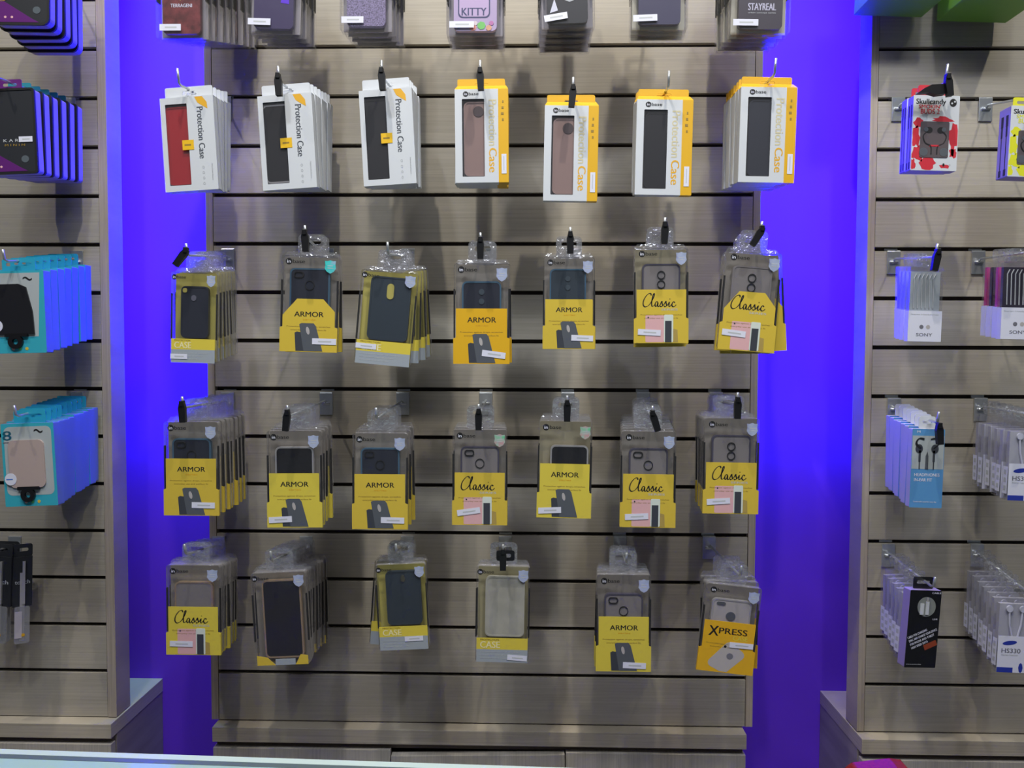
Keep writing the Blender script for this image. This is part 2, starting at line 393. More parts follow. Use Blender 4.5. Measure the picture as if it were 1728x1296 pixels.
def hang_tab(t, T, wtab=0.05, m_=None, zt_=0.013):
    m_ = m_ or TABP; b = MB()
    o = rrect(-wtab/2, wtab/2, ZT-0.001, zt_, 0.008); i = rrect(-0.015, 0.015, -0.004, 0.005, 0.0035)
    return b.ring(o, i, -0.0008, 0.0004, m_).add([(-PW/2+.001, -0.001, ZT+.0005), (PW/2-.001, -0.001, ZT+.0005), (PW/2-.006, -0.0002, ZT+.008), (-PW/2+.006, -0.0002, ZT+.008)], [(0, 1, 2, 3)], m_).obj('hang_tab', t)

def shell(t, T, m_=None):
    b = MB(); m_ = m_ or CLEAR; h = PH
    pts = rrect(-PW/2, PW/2, ZT-h, ZT, 0.004, 2)
    b.prism(pts, -T, 0.0, m_, sides=HAZY, back=False)
    return b.obj('plastic_shell', t)

def case(t, x0, x1, z0, z1, style, y, th=0.008):
    """phone case seen from its back"""
    body, frame = {'armor': (NAVY, BLUETR), 'armor_slate': (SLATE, BLUETR), 'black': (BLACKC, SILVER), 'armor_plain': (NAVY, NAVY), 'clear': (CLEARC, SMOKE),
                   'clear2': (CLEARC, GOLD), 'clearsoft': (CLEARC, CLEARC), 'rose': (ROSE, ROSE), 'red': (REDC, REDC), 'plain': (BLACKC, BLACKC),
                   'frost': (FROST, FROST), 'silver': (PRGREY, SILVER), 'goldframe': (BLACKC, GOLD), 'slim': (SLATE, SLATE)}[style.split('-')[0]]
    cam_ = style.split('-')[1] if '-' in style else ''
    b = MB(); r = 0.009
    b.prism(rrect(x0+.0012, x1-.0012, z0+.0012, z1-.0012, r), y+.0006, y+th, body)
    b.ring(rrect(x0, x1, z0, z1, r), rrect(x0+.0028, x1-.0028, z0+.0028, z1-.0028, r*.75), y, y+th-.0002, frame)
    o = b.obj('phone_case', t, smooth=False)
    c = MB(); dark = BLACK; cx_ = (x0+x1)/2; yy = y-.0004
    if cam_ == 'corner':
        c.ring(rrect(x0+.007, x0+.025, z1-.017, z1-.006, .005), rrect(x0+.009, x0+.023, z1-.0155, z1-.0075, .0038), yy-.0006, y+.002, dark)
        c.ring(circ(cx_, z1-.030, .0085, 20), circ(cx_, z1-.030, .0072, 20), yy-.0002, y+.001, dark)
    elif cam_ == 'rings':
        for k in (0.020, 0.0365): c.ring(circ(cx_, z1-k, .0075, 20), circ(cx_, z1-k, .0060, 20), yy-.0006, y+.001, dark)
        c.box(cx_-.001, cx_+.001, yy-.0002, y+.001, z1-.030, z1-.0265, dark)
    elif cam_ == 'slot':
        c.prism(rrect(cx_-.006, cx_+.006, z1-.040, z1-.012, .006), yy, y+.001, OLIVE)
    elif cam_ == 'dual':
        for k in (0.018, 0.034): c.prism(circ(cx_, z1-k, .0050, 16), yy, y+.001, mat('lens_slate', (0.06, 0.08, 0.10), 0.3))
    elif cam_ == 'dot':
        c.prism(circ(cx_-.002, z1-.022, .0055, 16), yy, y+.001, mat('fingerprint_grey', (0.13, 0.13, 0.17), 0.3))
        c.prism(rrect(x0+.004, x0+.013, z1-.012, z1-.004, .003), yy, y+.001, OLIVE)
    elif cam_ == 'oval':
        c.prism(circ(cx_, z1-.015, .0045, 16, .007), yy, y+.001, mat('sensor_olive', (0.07, 0.07, 0.05), 0.4))
    elif cam_ == 'apple':
        c.prism(rrect(x0+.008, x0+.024, z1-.012, z1-.006, .003), yy, y+.001, DPRINT2)
        c.prism(circ(cx_, z1-.032, .0085, 20), yy, y+.001, DPRINT2)
    elif cam_ == 'plus':
        c.prism(circ(cx_, z1-.018, .010, 12), yy, y+.001, mat('camera_dark_rose', (0.12, 0.09, 0.09), 0.3))
    if c.v: c.obj('camera_cutout', o)
    return o

def pic_dark(b, y, x, z, s=1.0):
    q = [(-.022, -.028), (-.024, .004), (-.020, .006), (-.006, .004), (.004, -.028)]
    b.prism([(x+a*s, z+c*s) for a, c in q], y, y+.0001, DPRINT)
    q = [(-.008, -.028), (-.016, .019), (-.012, .021), (.009, .021), (.013, .016), (.025, -.028)]
    b.prism([(x+a*s, z+c*s) for a, c in q], y-.0002, y, DPRINT2)
    b.prism(rotp(circ(x-.001*s, z+.008*s, .003*s, 12, .007*s), 12, x, z+.008*s), y-.0004, y-.0002, PRGREY)
def pic_pink(b, y, x, z):
    b.prism(rrect(x-.030, x+.004, z-.028, z+.020, .002, 2), y, y+.0001, PINKP)
    b.prism(circ(x-.025, z+.016, .0015, 8), y-.0002, y, DPRINT)
    b.prism(rrect(x+.004, x+.021, z-.028, z+.021, .002, 2), y-.0002, y, mat('pale_mint_print', (0.66, 0.72, 0.66), 0.5))
    b.prism([(x+.006, z-.028), (x+.006, z+.010), (x+.018, z+.010), (x+.018, z-.028)], y-.0004, y-.0002, DPRINT)
    b.prism([(x+.021, z-.028), (x+.021, z-.004), (x+.029, z-.006), (x+.030, z-.028)], y-.0001, y, mat('ochre_print', (0.42, 0.30, 0.08), 0.5))
def pic_silver(b, y, x, z):
    q = rotp(rrect(x-.021, x+.021, z-.03, z+.03, .009), -38, x, z)
    q = [(min(a, PW/2-.002), max(c, ZT-PH+.001)) for a, c in q]
    b.prism(q, y, y+.0001, PRGREY)
    b.prism(circ(x+.006, z+.006, .006, 14), y-.0002, y, INK); b.prism(circ(x-.004, z+.024, .0025, 8), y-.0002, y, BLACK)

def sticker(t, x, z, y, rot=0, w_=0.042, h=0.0105):
    o = MB(); o.prism(rotp([(x-w_/2, z-h/2), (x+w_/2, z-h/2), (x+w_/2, z+h/2), (x-w_/2, z+h/2)], rot, x, z), y-.0002, y, STICK)
    o.prism(rotp([(x-w_*.25, z-h*.12), (x+w_*.3, z-h*.12), (x+w_*.3, z+h*.12), (x-w_*.25, z+h*.12)], rot, x, z), y-.0003, y-.0002, FAINT)
    return o.obj('price_sticker', t)
def logo(b, x, z, y, s=1.0, light=None):
    b.prism(circ(x, z, .0058*s, 18), y-.0001, y, BLACK)
    b.text('in', x-.0030*s, z-.0026*s, .0060*s, .0052*s, y-.0002, STICK)
    b.text('base', x+.0068*s, z-.0030*s, .021*s, .0066*s, y, BLACK)
def shield(t, x, z, y, m_, s=1.0):
    pts = [(0, .0115), (.005, .0098), (.0095, .0102), (.0088, .003), (.0098, -.003), (.006, -.0085), (0, -.0118), (-.006, -.0085), (-.0098, -.003), (-.0088, .003), (-.0095, .0102), (-.005, .0098)]
    b = MB(); b.prism([(x+a*s, z+c*s) for a, c in pts], y-.0003, y, m_)
    for k in (-.003, .001): b.box(x-.005*s, x+.005*s, y-.0004, y-.0003, z+k*s, z+k*s+.0012, FAINT)
    return b.obj('hologram_sticker', t)

def armor_pack(sh=0.105, ch=0, word='ARMOR', pic='dark', style='armor-corner', st=(0.018, -0.150, 0), holo=None, card=None, ym=None, cw=0.070, chh=0.03, cdx=0.0):
    """sleeved pack: sh = height of the yellow sleeve, st = sticker x, z, turn"""
    t = thing('phone_case_pack'); T = PT; yf = -T; zb = ZT-PH; yel = ym or YEL; card = card or TAUPE
    hang_tab(t, T); shell(t, T)
    MB().box(-PW/2+.002, PW/2-.002, -.0012, -.0004, zb+.002, ZT-.002, card).obj('backing_card', t)
    case(t, -cw/2+cdx, cw/2+cdx, zb+.010, ZT-chh, style, -T+.0025)
    # sleeve around the lower body, a little wider at the bottom
    zs = zb+sh; zw = zb+min(sh*.45, .046); w1 = PW/2-.0035; w2 = PW/2+.0012
    if ch: top = [(w1, zs-ch), (w1*.55, zs), (-w1*.45, zs), (-w1, zs-ch*1.3)]
    else: top = [(w1, zs), (-w1, zs)]
    out = [(-w1, zw+.002), (-w2, zw), (-w2, zb-.001), (w2, zb-.001), (w2, zw), (w1, zw+.002)]+top
    s = MB(); s.prism(out, yf-.0009, yf-.0003, yel); s.prism([(-w2, zw), (-w2, zb-.001), (w2, zb-.001), (w2, zw)], yf-.0003, yf+.0045, yel); sl = s.obj('sleeve', t)
    yp = yf-.0010; b = MB(); zl = zs-.034-ch*.4
    if word == 'ARMOR':
        b.text('ARMOR', -.025, zs-.0235-ch*.35, .051, .0088, yp, BLACK)
        b.text('series', -.010, zs-.030-ch*.35, .022, .003, yp, ORANGE)
    elif word == 'Classic':
        k = .0245; ox, oz = -.034, zs-.031
        for stk in CLASSIC: b.ribbon([(ox+a*k, oz+c*k) for a, c in stk], .0010, yp, BLACK)
        b.text('SERIES', 0.000, oz-.0062, .030, .0036, yp, FAINT)
        zl -= .005
    else:
        b.text('X', -.036, zs-.029, .017, .019, yp, BLACK); b.text('PRESS', -.018, zs-.024, .050, .0115, yp, BLACK)
        b.text('CASE', .008, zs-.0345, .026, .0085, yp, YEL2); zl -= .004
    b.text('Protection against drops, scratches', -.038, zl-.0075, .076, .0030, yp, BRINK)
    b.text('everyday use and perfect fit', -.031, zl-.0135, .062, .0030, yp, BRINK)
    b.obj('printed_lettering', sl)
    b = MB()
    if pic == 'dark': pic_dark(b, yp, .000, zb+.0285)
    elif pic == 'pink': pic_pink(b, yp, .001, zb+.0285)
    else: pic_silver(b, yp, .0, zb+.026)
    b.obj('product_picture', sl)
    if st: sticker(t, st[0], st[1]+ZT, yp-.0006, st[2])
    shield(t, PW/2-.013, ZT-.019, yf-.0004, holo or HOLO)
    b = MB(); logo(b, -PW/2+.013, ZT-.011, yf-.0005); b.obj('printed_logo', t)
    for sx in (-1, 1):
        MB().box(sx*(PW/2-.0005)-.0013, sx*(PW/2-.0005)+.0013, yf+.001, yf+.0045, ZT-.125, ZT-.043, STRAP).obj('elastic_band', t)
    return t

def card_pack(style='armor_plain-dot', band=0.048, lower=True, st=(-.028, -.157, 0), holo=None, card=None, full=False, cx_=0.004, corners=False, cw=.060, ctop=.026):
    """pack with a coloured card behind the case and a printed band along the bottom"""
    t = thing('phone_case_pack'); T = PT; yf = -T; zb = ZT-PH; card = card or OLIVE
    hang_tab(t, T); shell(t, T)
    MB().box(-PW/2+.003, PW/2-.003, -.0012, -.0004, zb+.002, ZT-.002, card).obj('backing_card', t)
    cb = zb+band if not full else zb+.012
    case(t, cx_-cw/2, cx_+cw/2, cb, ZT-ctop, style, -T+.002)
    if lower:
        s = MB(); s.box(-PW/2+.002, PW/2-.002, yf-.0006, yf-.0001, zb-.0005, zb+band-.022, GREYB); s.box(-PW/2+.002, PW/2-.002, yf-.0006, yf-.0001, zb+band-.022, zb+band-.002, YEL2)
        sl = s.obj('printed_band', t)
        b = MB(); b.text('CASE', -PW/2+.009, zb+band-.0195, .036, .0115, yf-.0008, mat('pale_yellow_ink', (0.85, 0.78, 0.45), .5))
        b.text('PROTECTION', -PW/2+.009, zb+band-.0062, .034, .0028, yf-.0008, BRINK)
        for k in range(3): b.text('compatible with all models', -PW/2+.009, zb+.016-.0055*k, .07-.01*k, .0028, yf-.0008, FAINT)
        b.obj('printed_lettering', sl)
    if corners:
        s = MB(); s.prism([(-PW/2+.003, zb), (-PW/2+.036, zb), (-PW/2+.022, zb+.014), (-PW/2+.003, zb+.018)], yf-.0005, yf, YEL)
        s.prism([(PW/2-.003, zb), (PW/2-.003, zb+.016), (PW/2-.016, zb+.018), (PW/2-.026, zb)], yf-.0005, yf, YEL)
        s.box(-PW/2+.036, PW/2-.026, yf-.0004, yf, zb, zb+.011, GREYB); s.obj('card_corner', t)
    if st: sticker(t, st[0], st[1]+ZT, yf-.0011, st[2], .036, .0095)
    shield(t, PW/2-.012, ZT-.016, yf-.0006, holo or HOLO, .95)
    b = MB(); logo(b, -PW/2+.007, ZT-.010, yf-.0005, .9); b.obj('printed_logo', t)
    for sx in (-1, 1):
        MB().box(sx*(PW/2-.0005)-.0012, sx*(PW/2-.0005)+.0012, yf+.001, yf+.0045, ZT-.125, ZT-.040, STRAP).obj('elastic_band', t)
    return t

BW, BH, BT = 0.098, 0.172, 0.0155
def box_pack(kind='white', style='plain-', sti=True):
    """carton with a cut-out window, hanging by a flap; body top at ZB0"""
    t = thing('phone_case_box'); top = -0.011; zb = top-BH; T = BT; yf = -T
    main = WHITE
    if kind == 'white': wx0, wx1, wz0, wz1 = -BW/2+.009, -BW/2+.049, zb+.011, top-.012
    else: wx0, wx1, wz0, wz1 = -BW/2+.013, -BW/2+.054, zb+.011, top-.018
    b = MB(); yw = BW/2-.0185 if kind == 'yellow' else BW/2
    n = 3
    b.ring(rrect(-BW/2, yw, zb, top, .0004, n), rrect(wx0, wx1, wz0, wz1, .0015, n), yf, yf+.0012, main)
    b.box(-BW/2, -BW/2+.001, yf+.0012, 0, zb, top, main); b.box(-BW/2, yw, -.001, 0, zb, top, main)
    b.box(-BW/2, yw, yf+.0012, -.001, zb, zb+.001, main); b.box(-BW/2, yw, yf+.0012, -.001, top-.001, top, main if kind == 'white' else ORY)
    if kind == 'yellow':
        b.box(yw, BW/2, yf, 0, zb, top, ORY)
    else: b.box(BW/2-.001, BW/2, yf+.0012, 0, zb, top, main)
    b.obj('carton', t)
    fm = WHITE if kind == 'white' else ORY
    f = MB(); f.ring(rrect(-BW/2+.004, BW/2-.006, top, .012, .003), rrect(-.013, .013, -.004, .004, .003), -.0022, -.001, fm)
    if kind == 'yellow': f.add([(-BW/2, yf, top), (BW/2, yf, top), (BW/2-.004, -.003, top+.010), (-BW/2+.004, -.003, top+.010)], [(0, 1, 2, 3)], ORY)
    else: f.add([(-BW/2, yf, top), (BW/2, yf, top), (BW/2-.006, -.004, top+.003), (-BW/2+.004, -.004, top+.003)], [(0, 1, 2, 3)], WHITE)
    f.obj('hang_flap', t)
    case(t, wx0-.004 if kind == 'white' else wx0+.003, wx1+.016, wz0+.002, wz1-.004, style, yf+.004)
    MB().box(wx0-.0005, wx1+.0005, yf+.0014, yf+.0018, wz0-.0005, wz1+.0005, WIN).obj('window_film', t)
    MB().box(wx0-.0008, BW/2-.003, yf+.0128, yf+.0138, wz0, wz1, mat('inner_tray_grey', (0.30, 0.29, 0.30), .6)).obj('inner_tray', t)
    b = MB(); y = yf-.0002
    if kind == 'white':
        x = BW/2-.031; b.text('Protection Case', x, top-.020, .094, .0115, y, mat('dark_slate_ink', (0.07, 0.08, 0.10), .5), -90)
        b.prism([(BW/2-.034, top-.001), (BW/2-.020, top-.001), (BW/2-.012, top-.012), (BW/2-.011, top-.024), (BW/2-.019, top-.019), (BW/2-.029, top-.012)], y, y+.0001, ORANGE)
        for k in range(4): b.ring(circ(BW/2-.025, top-.130-.010*k, .0022, 10), circ(BW/2-.025, top-.130-.010*k, .0016, 10), y-.0001, y, FAINT)
        b.text('Perfect fit with all buttons', BW/2-.010, top-.125, .030, .0025, y, FAINT, -90)
    else:
        x = BW/2-.036; b.text('Protection', x, top-.020, .084, .0145, y, mat('pale_gold_ink', (0.62, 0.56, 0.36), .5), -90)
        b.text('Case', x, top-.109, .044, .0145, y, ORANGE, -90)
        lg = MB(); logo(lg, -BW/2+.020, top-.009, y, .85); lg.obj('printed_logo', t)
        for k in range(4): b.box(BW/2-.011-.0012*k % .003, BW/2-.0085, y-.0001, y, top-.026-.011*k, top-.0215-.011*k, BRINK)
    b.obj('printed_lettering', t)
    if kind == 'white' and sti:
        s = MB(); x0 = wx1-.012; z0 = zb+.075; s.box(x0, x0+.021, y-.0004, y-.0001, z0, z0+.018, mat('amber_seal', (0.83, 0.50, 0.02), .4))
        s.box(x0+.004, x0+.016, y-.0005, y-.0004, z0+.0075, z0+.0105, BRINK); s.obj('seal_sticker', t)
    if kind == 'yellow' and sti:
        s = MB(); s.box(BW/2-.013, BW/2-.004, y-.0004, y-.0001, zb+.016, zb+.052, STICK); s.box(BW/2-.0095, BW/2-.008, y-.0005, y-.0004, zb+.022, zb+.048, FAINT); s.obj('price_sticker', t)
    return t

def blister(kind='red', st=(-.022, 0)):
    """thick clear box with a printed case inside (top row)"""
    t = thing('phone_case_blister'); T = .020; yf = -T; zb = ZT-PH; W2 = .047
    hang_tab(t, T)
    b = MB(); b.prism(rrect(-W2, W2, zb, ZT, .003, 2), yf, 0, SHELL, back=True); b.obj('plastic_shell', t)
    body = {'red': mat('maroon_case', (0.17, 0.032, 0.035), .4, noise=.5, nscale=60), 'violet': mat('violet_sheen_case', (0.06, 0.045, 0.12), .3),
            'glitter': mat('lilac_glitter_case', (0.22, 0.18, 0.33), .5, noise=.6, nscale=420), 'pastel': mat('pastel_case', (0.50, 0.40, 0.62), .4),
            'sketch': mat('black_art_case', (0.02, 0.02, 0.025), .4), 'navy': mat('deep_navy_case', (0.035, 0.03, 0.085), .45), 'street': mat('charcoal_case', (0.05, 0.04, 0.055), .4)}[kind]
    if kind in ('navy', 'street'): MB().box(-W2+.003, W2-.003, -.0025, -.0015, zb+.004, ZT-.004, mat('cream_card', (0.42, 0.40, 0.33), .5)).obj('backing_card', t)
    else: MB().box(-W2+.003, W2-.003, -.0025, -.0015, zb+.004, ZT-.004, mat('grey_card', (0.28, 0.26, 0.29), .5)).obj('backing_card', t)
    c = MB().prism(rrect(-.035, .035, zb+.008, ZT-.012, .008), yf+.003, yf+.012, body).obj('phone_case', t, smooth=False)
    y = yf+.0026; g = MB()
    if kind == 'red':
        g.prism([(-.010, zb+.085), (-.002, zb+.064), (.008, zb+.085)], y, y+.0003, YEL); g.text('TERRAGENI', -.020, zb+.053, .040, .006, y, STICK)
    elif kind == 'pastel':
        g.prism(rrect(-.028, .024, zb+.030, zb+.075, .008), y, y+.0003, mat('navy_outline', (0.05, 0.06, 0.16), .5))
        g.prism(rrect(-.026, .022, zb+.032, zb+.073, .007), y-.0002, y, mat('lilac_plate', (0.55, 0.42, 0.66), .5))
        g.text('KITTY', -.022, zb+.034, .040, .013, y-.0004, mat('navy_outline', (0.05, 0.06, 0.16), .5))
        for i, (a, c_, r, cl) in enumerate(((-.027, .021, .006, (0.08, 0.3, 0.65)), (-.004, .017, .006, (0.75, 0.3, 0.25)), (.010, .020, .007, (0.2, 0.6, 0.15)), (.022, .016, .005, (0.75, .4, .25)), (.000, .024, .004, (.75, .65, .7)), (.026, .024, .004, (.55, .2, .45)))):
            g.prism(circ(a, zb+c_-.003, r, 7), y-.0001*i-.0001, y, mat('flower_%d' % i, cl, .5))
    elif kind == 'sketch':
        g.prism([(-.030, zb+.026), (-.022, zb+.050), (-.016, zb+.030)], y, y+.0003, STICK); g.prism([(-.010, zb+.05), (.0, zb+.056), (.020, zb+.05), (.004, zb+.044)], y, y+.0003, FAINT)
    elif kind == 'street':
        g.text('STAYREAL', -.020, zb+.040, .044, .012, y, mat('pale_lilac_ink', (0.6, 0.58, 0.72), .5)); g.text('urban concept series', -.020, zb+.034, .044, .003, y, FAINT)
    elif kind == 'violet':
        g.prism([(.012, zb+.052), (.020, zb+.085), (.026, zb+.085), (.027, zb+.050)], y, y+.0003, mat('violet_sheen_mark', (0.14, 0.04, 0.75), .3))  # purple sheen on the case, painted as a flat stripe
    if g.v: g.obj('printed_art', c)
    sticker(t, st[0], zb+.018, yf-.0004, st[1], .040, .011)
    for sx in (-1, 1):
        MB().box(sx*(W2-.001)-.0012, sx*(W2-.001)+.0012, yf+.002, -.004, ZT-.105, ZT-.045, STRAP).obj('elastic_band', t)
    return t

# ------------------------------------------------------------------ hooks and stacks
SKIP = ('printed_stripe', 'printed_icons', 'hologram_sticker', 'price_sticker', 'printed_lettering', 'product_picture', 'printed_logo', 'seal_sticker', 'camera_cutout', 'printed_art', 'price_label')
DIMS = {'pack': (PW, ZT, PH, PT), 'box': (BW, -0.011, BH, BT), 'blister': (.094, ZT, PH, .020)}
ORD = ['front', 'second', 'third', 'fourth', 'fifth', 'sixth', 'seventh', 'eighth', 'ninth', 'tenth', 'eleventh']

def hook(base, tip, desc, up=0.020, plate=True):
    """chrome peg: plate hung in the groove at base, rod running to tip and turned up at its end; base/tip are world points"""
    t = thing('slatwall_hook', base); tag(t, 'chrome peg hook at '+desc, 'hook', 'chrome peg hooks')
    b = MB(); b.box(-.0135, .0135, -.0035, -.0012, -.032, .014, CHROME); b.box(-.0135, .0135, -.0035, .012, .0135, .0155, CHROME)
    b.box(-.0135, .0135, .010, .012, .0135, .021, CHROME); b.obj('bracket_plate', t, bevel=.0008)
    d = Vector(tip)-Vector(base); l = d.length; dn = d.normalized()
    pts = [Vector((0, -.003, -.006)), Vector((0, -.008, -.002))+dn*.004, d-dn*.004, d+Vector((0, -.004, .003)), d+Vector((0, -.009, up))]
    r = MB(); r.tube(pts, .0023, CHROME, 8); r.tube([(-.008, -.0045, -.008), (.008, -.0045, -.008)], .003, CHROME, 6); r.obj('rod', t, smooth=True)
    return t

def stopper(p, ang, desc, l=.032, wd=.0125):
    t = MB(); pts = [(-wd*.42, -l), (wd*.42, -l), (wd*.5, -l*.2), (wd*.3, .004), (-wd*.3, .004), (-wd*.5, -l*.2)]
    t.prism(rotp(pts, ang), -.004, .004, RUBBER); t.box(-.0035, .0035, -.006, .006, -.003, .007, RUBBER)
    o = t.obj('hook_stopper', bevel=.001); o.location = p
    tag(o, 'black rubber stopper on the tip of '+desc, 'hook stopper', 'black hook stoppers'); return o

def place(o, rect, yd, roll, dims, yaw=0):
    W_, zt_, H_, T_ = dims; x0, x1, y0, y1 = rect
    pl, pr = at(x0, (y0+y1)/2, yd), at(x1, (y0+y1)/2, yd); pt, pb = at((x0+x1)/2, y0, yd), at((x0+x1)/2, y1, yd)
    sx = (pr.x-pl.x)*math.cos(math.radians(roll))/W_/math.cos(math.radians(yaw)); sz = (pt.z-pb.z)/H_*math.cos(math.radians(roll))
    R_ = Matrix.Rotation(math.radians(-roll), 3, 'Y') @ Matrix.Rotation(math.radians(yaw), 3, 'Z')
    cen = Vector(((pl.x+pr.x)/2, yd, (pt.z+pb.z)/2))
    off = R_ @ Vector((0, -T_, (zt_-H_/2)*sz))
    o.location = cen-off; o.scale = (sx, 1, sz)
    o.rotation_euler = (0, math.radians(-roll), 0) if not yaw else R_.to_euler()
    return o.location.copy(), sx, sz

def stack(proto, kind, rect, look, behind, desc, cat, base, n=1, sp=.018, roll=0.0, yd=-.205, back_all=None, clip=None, jit=1.0, rolls=None, back=None, yaw=0, up=.020, behind_sx=None, plate=True, clipdz=.012, group=None, dims=None, skip=SKIP):
    """front package at its pixel rectangle, n-1 more behind it along the hook towards base (pixel of the plate on the wall)"""
    dm = dims or DIMS[kind]
    o, sx, sz = place(proto, rect, yd, roll, dm, yaw)
    tag(proto, look+' in front at '+desc, cat)
    g = group or behind+' at '+desc
    if n > 1: proto['group'] = g
    b = at(base[0], base[1], -.0) ; b.y = -.0295+.030
    hb = Vector((b.x, 0.0, b.z)); tip = Vector((o.x, yd-.024, o.z+.0015))
    hook(hb, tip, desc, up)
    d = hb-o
    for k in range(1, n):
        c = copy_tree(back_all[(k-1) % len(back_all)] if back_all else proto, None, skip)
        yy = min(o.y+k*sp, -.004); f = (yy-o.y)/(hb.y-o.y)
        c.location = (o.x+d.x*f, yy, o.z+d.z*f+random.uniform(-.0012, .0012)*jit)
        rr = rolls[k-1] if rolls and k-1 < len(rolls) else roll*max(0, 1-.35*k)+random.uniform(-1.1, 1.1)*jit
        c.rotation_euler = (0, math.radians(-rr), math.radians(yaw*.9+random.uniform(-1.2, 1.2)*jit)); c.scale = (sx, 1, sz)
        tag(c, ORD[k]+' '+behind+' from the front at '+desc, cat, g)
    if clip is not None:
        stopper(tip+Vector((0, -.0095, clipdz-.006)), clip, desc)
    for p_ in back_all or []: delete_tree(p_)
    return proto

# --- row one: thick clear blisters hanging from above the frame; only their lower ends show
R1 = [('red', (262, 347), 64, -8, 8, (-.020, 0), (410, -82), 0, 'maroon case in thick clear blister'),
      ('violet', (417, 507), 55, -2, 4, (-.024, 0), (525, -50), 0, 'violet sheen case in thick clear blister'),
      ('glitter', (573, 661), 51, 0, 4, (-.024, 0), (678, -48), 0, 'lilac glitter case in thick clear blister'),
      ('pastel', (753, 851), 59, 0, 4, (-.022, 0), (812, -46), 0, 'pastel flower case in thick clear blister'),
      ('sketch', (910, 1003), 46, 1.5, 5, (-.020, 8), (950, -36), 0, 'black patterned case in crinkled clear blister'),
      ('navy', (1066, 1162), 48, 0, 3, (-.024, 2), (1098, -46), 0, 'plain navy case in thick clear blister'),
      ('street', (1236, 1336), 56, -1, 5, (-.024, 0), (1225, -52), 0, 'charcoal lettered case in thick clear blister')]
POS = ['first', 'second', 'third', 'fourth', 'fifth', 'sixth', 'seventh']
for i, (k, xs, yb, roll, n, st, base, _, look) in enumerate(R1):
    roll = 0 if abs(roll) > 5 else roll
    stack(blister(k, st), 'blister', (xs[0], xs[1], yb-168, yb), look, 'clear blister', POS[i]+' hook, top row', 'phone case pack', base, n=n, sp=.0215, roll=roll, jit=.6)

# --- row two: window cartons
R2 = [('white', 'red-', (273, 365, 163, 322), 3.0, 5, .0200, (380, 176), None, 'white carton with red case'),
      ('white', 'black-', (438, 531, 159, 319), 3.2, 7, .0215, (535, 176), 3, 'white carton with black case, gold seal,'),
      ('white', 'plain-', (609, 699, 150, 312), 3.0, 5, .0200, (684, 176), 4, 'white carton with jet black case'),
      ('yellow', 'rose-plus', (768, 858, 150, 308), 0.7, 6, .0200, (822, 176), 3, 'yellow edged carton with rose gold case'),
      ('yellow', 'rose-plus', (918, 1009, 178, 339), -0.8, 3, .0180, (962, 176), -5, 'lowest yellow edged carton with rose case'),
      ('yellow', 'plain-', (1073, 1168, 168, 329), -1.0, 5, .0200, (1105, 176), None, 'yellow edged carton with wrapped black case'),
      ('yellow', 'armor_plain-', (1248, 1343, 147, 308), -1.2, 7, .0235, (1255, 176), None, 'yellow edged carton with navy case')]
for i, (k, s, rect, roll, n, sp, base, clip, look) in enumerate(R2):
    stack(box_pack(k, s), 'box', rect, look, k+' carton', POS[i]+' hook, second row', 'phone case box', base, n=n, sp=sp, roll=roll, clip=clip, jit=1.1, up=.026, yaw=(-3 if i < 3 else 0), skip=(('seal_sticker', 'price_sticker') if i < 3 else SKIP))

# --- rows three to five: sleeved packs
A, K = armor_pack, card_pack
R3 = [(K('armor_plain-dot', .046, st=(-.030, -.157, 0), cx_=.001, cw=.059), (288, 365, 459, 612), 'navy case on olive card, silver band,', 'olive card pack', -1.5, 7, .017, (385, 432), -38),
      (A(.092, .022, st=(.028, -.150, 0), holo=HOLOC, card=TAUPE, chh=.022), (474, 569, 431, 593), 'pack with cut-cornered yellow sleeve, cyan seal,', 'yellow sleeved pack', -1.5, 2, .030, (553, 432), 3),
      (K('slim-slot', .044, st=(-.030, -.137, -1), cw=.070, ctop=.010, card=OLIVE), (603, 699, 457, 616), 'tilted slate case with silver band', 'olive card pack', -5, 5, .024, (689, 432), None),
      (A(.092, 0, st=(.022, -.153, -7), ym=ORY, chh=.030, style='armor-dual'), (766, 859, 444, 613), 'pack with amber sleeve, dark phone picture,', 'yellow sleeved pack', 0, 2, .022, (826, 432), 0),
      (A(.090, 0, st=(.026, -.149, -2), style='armor_slate-dual', ym=YEL, chh=.022, cdx=-.002), (917, 1003, 433, 588), 'pack with yellow sleeve, slate case,', 'yellow sleeved pack', 0, 2, .022, (966, 432), 0),
      (A(.094, 0, 'Classic', 'pink', 'clear-rings', st=(-.022, -.150, -3), card=OLTAUPE, chh=.028), (1071, 1161, 418, 578), 'pack with yellow sleeve, pink phone picture,', 'yellow sleeved pack', .3, 5, .021, (1106, 432), -2),
      (A(.100, .024, 'Classic', 'pink', 'clearsoft-rings', st=(-.024, -.140, -3), holo=HOLO, chh=.024), (1219, 1313, 425, 592), 'tilted pack with cut-cornered sleeve, pink picture,', 'yellow sleeved pack', -4.5, 4, .024, (1243, 432), -32)]
rolls3 = {2: [-1, 2, 1, 3], 6: [3.5, -4, 0], 0: [-.5, .5, 1, 1.5, 1, .5]}
for i, (p, rect, look, beh, roll, n, sp, base, clip) in enumerate(R3):
    stack(p, 'pack', rect, look, beh, POS[i]+' hook, third row', 'phone case pack', base, n=n, sp=sp, roll=roll, clip=clip, rolls=rolls3.get(i))
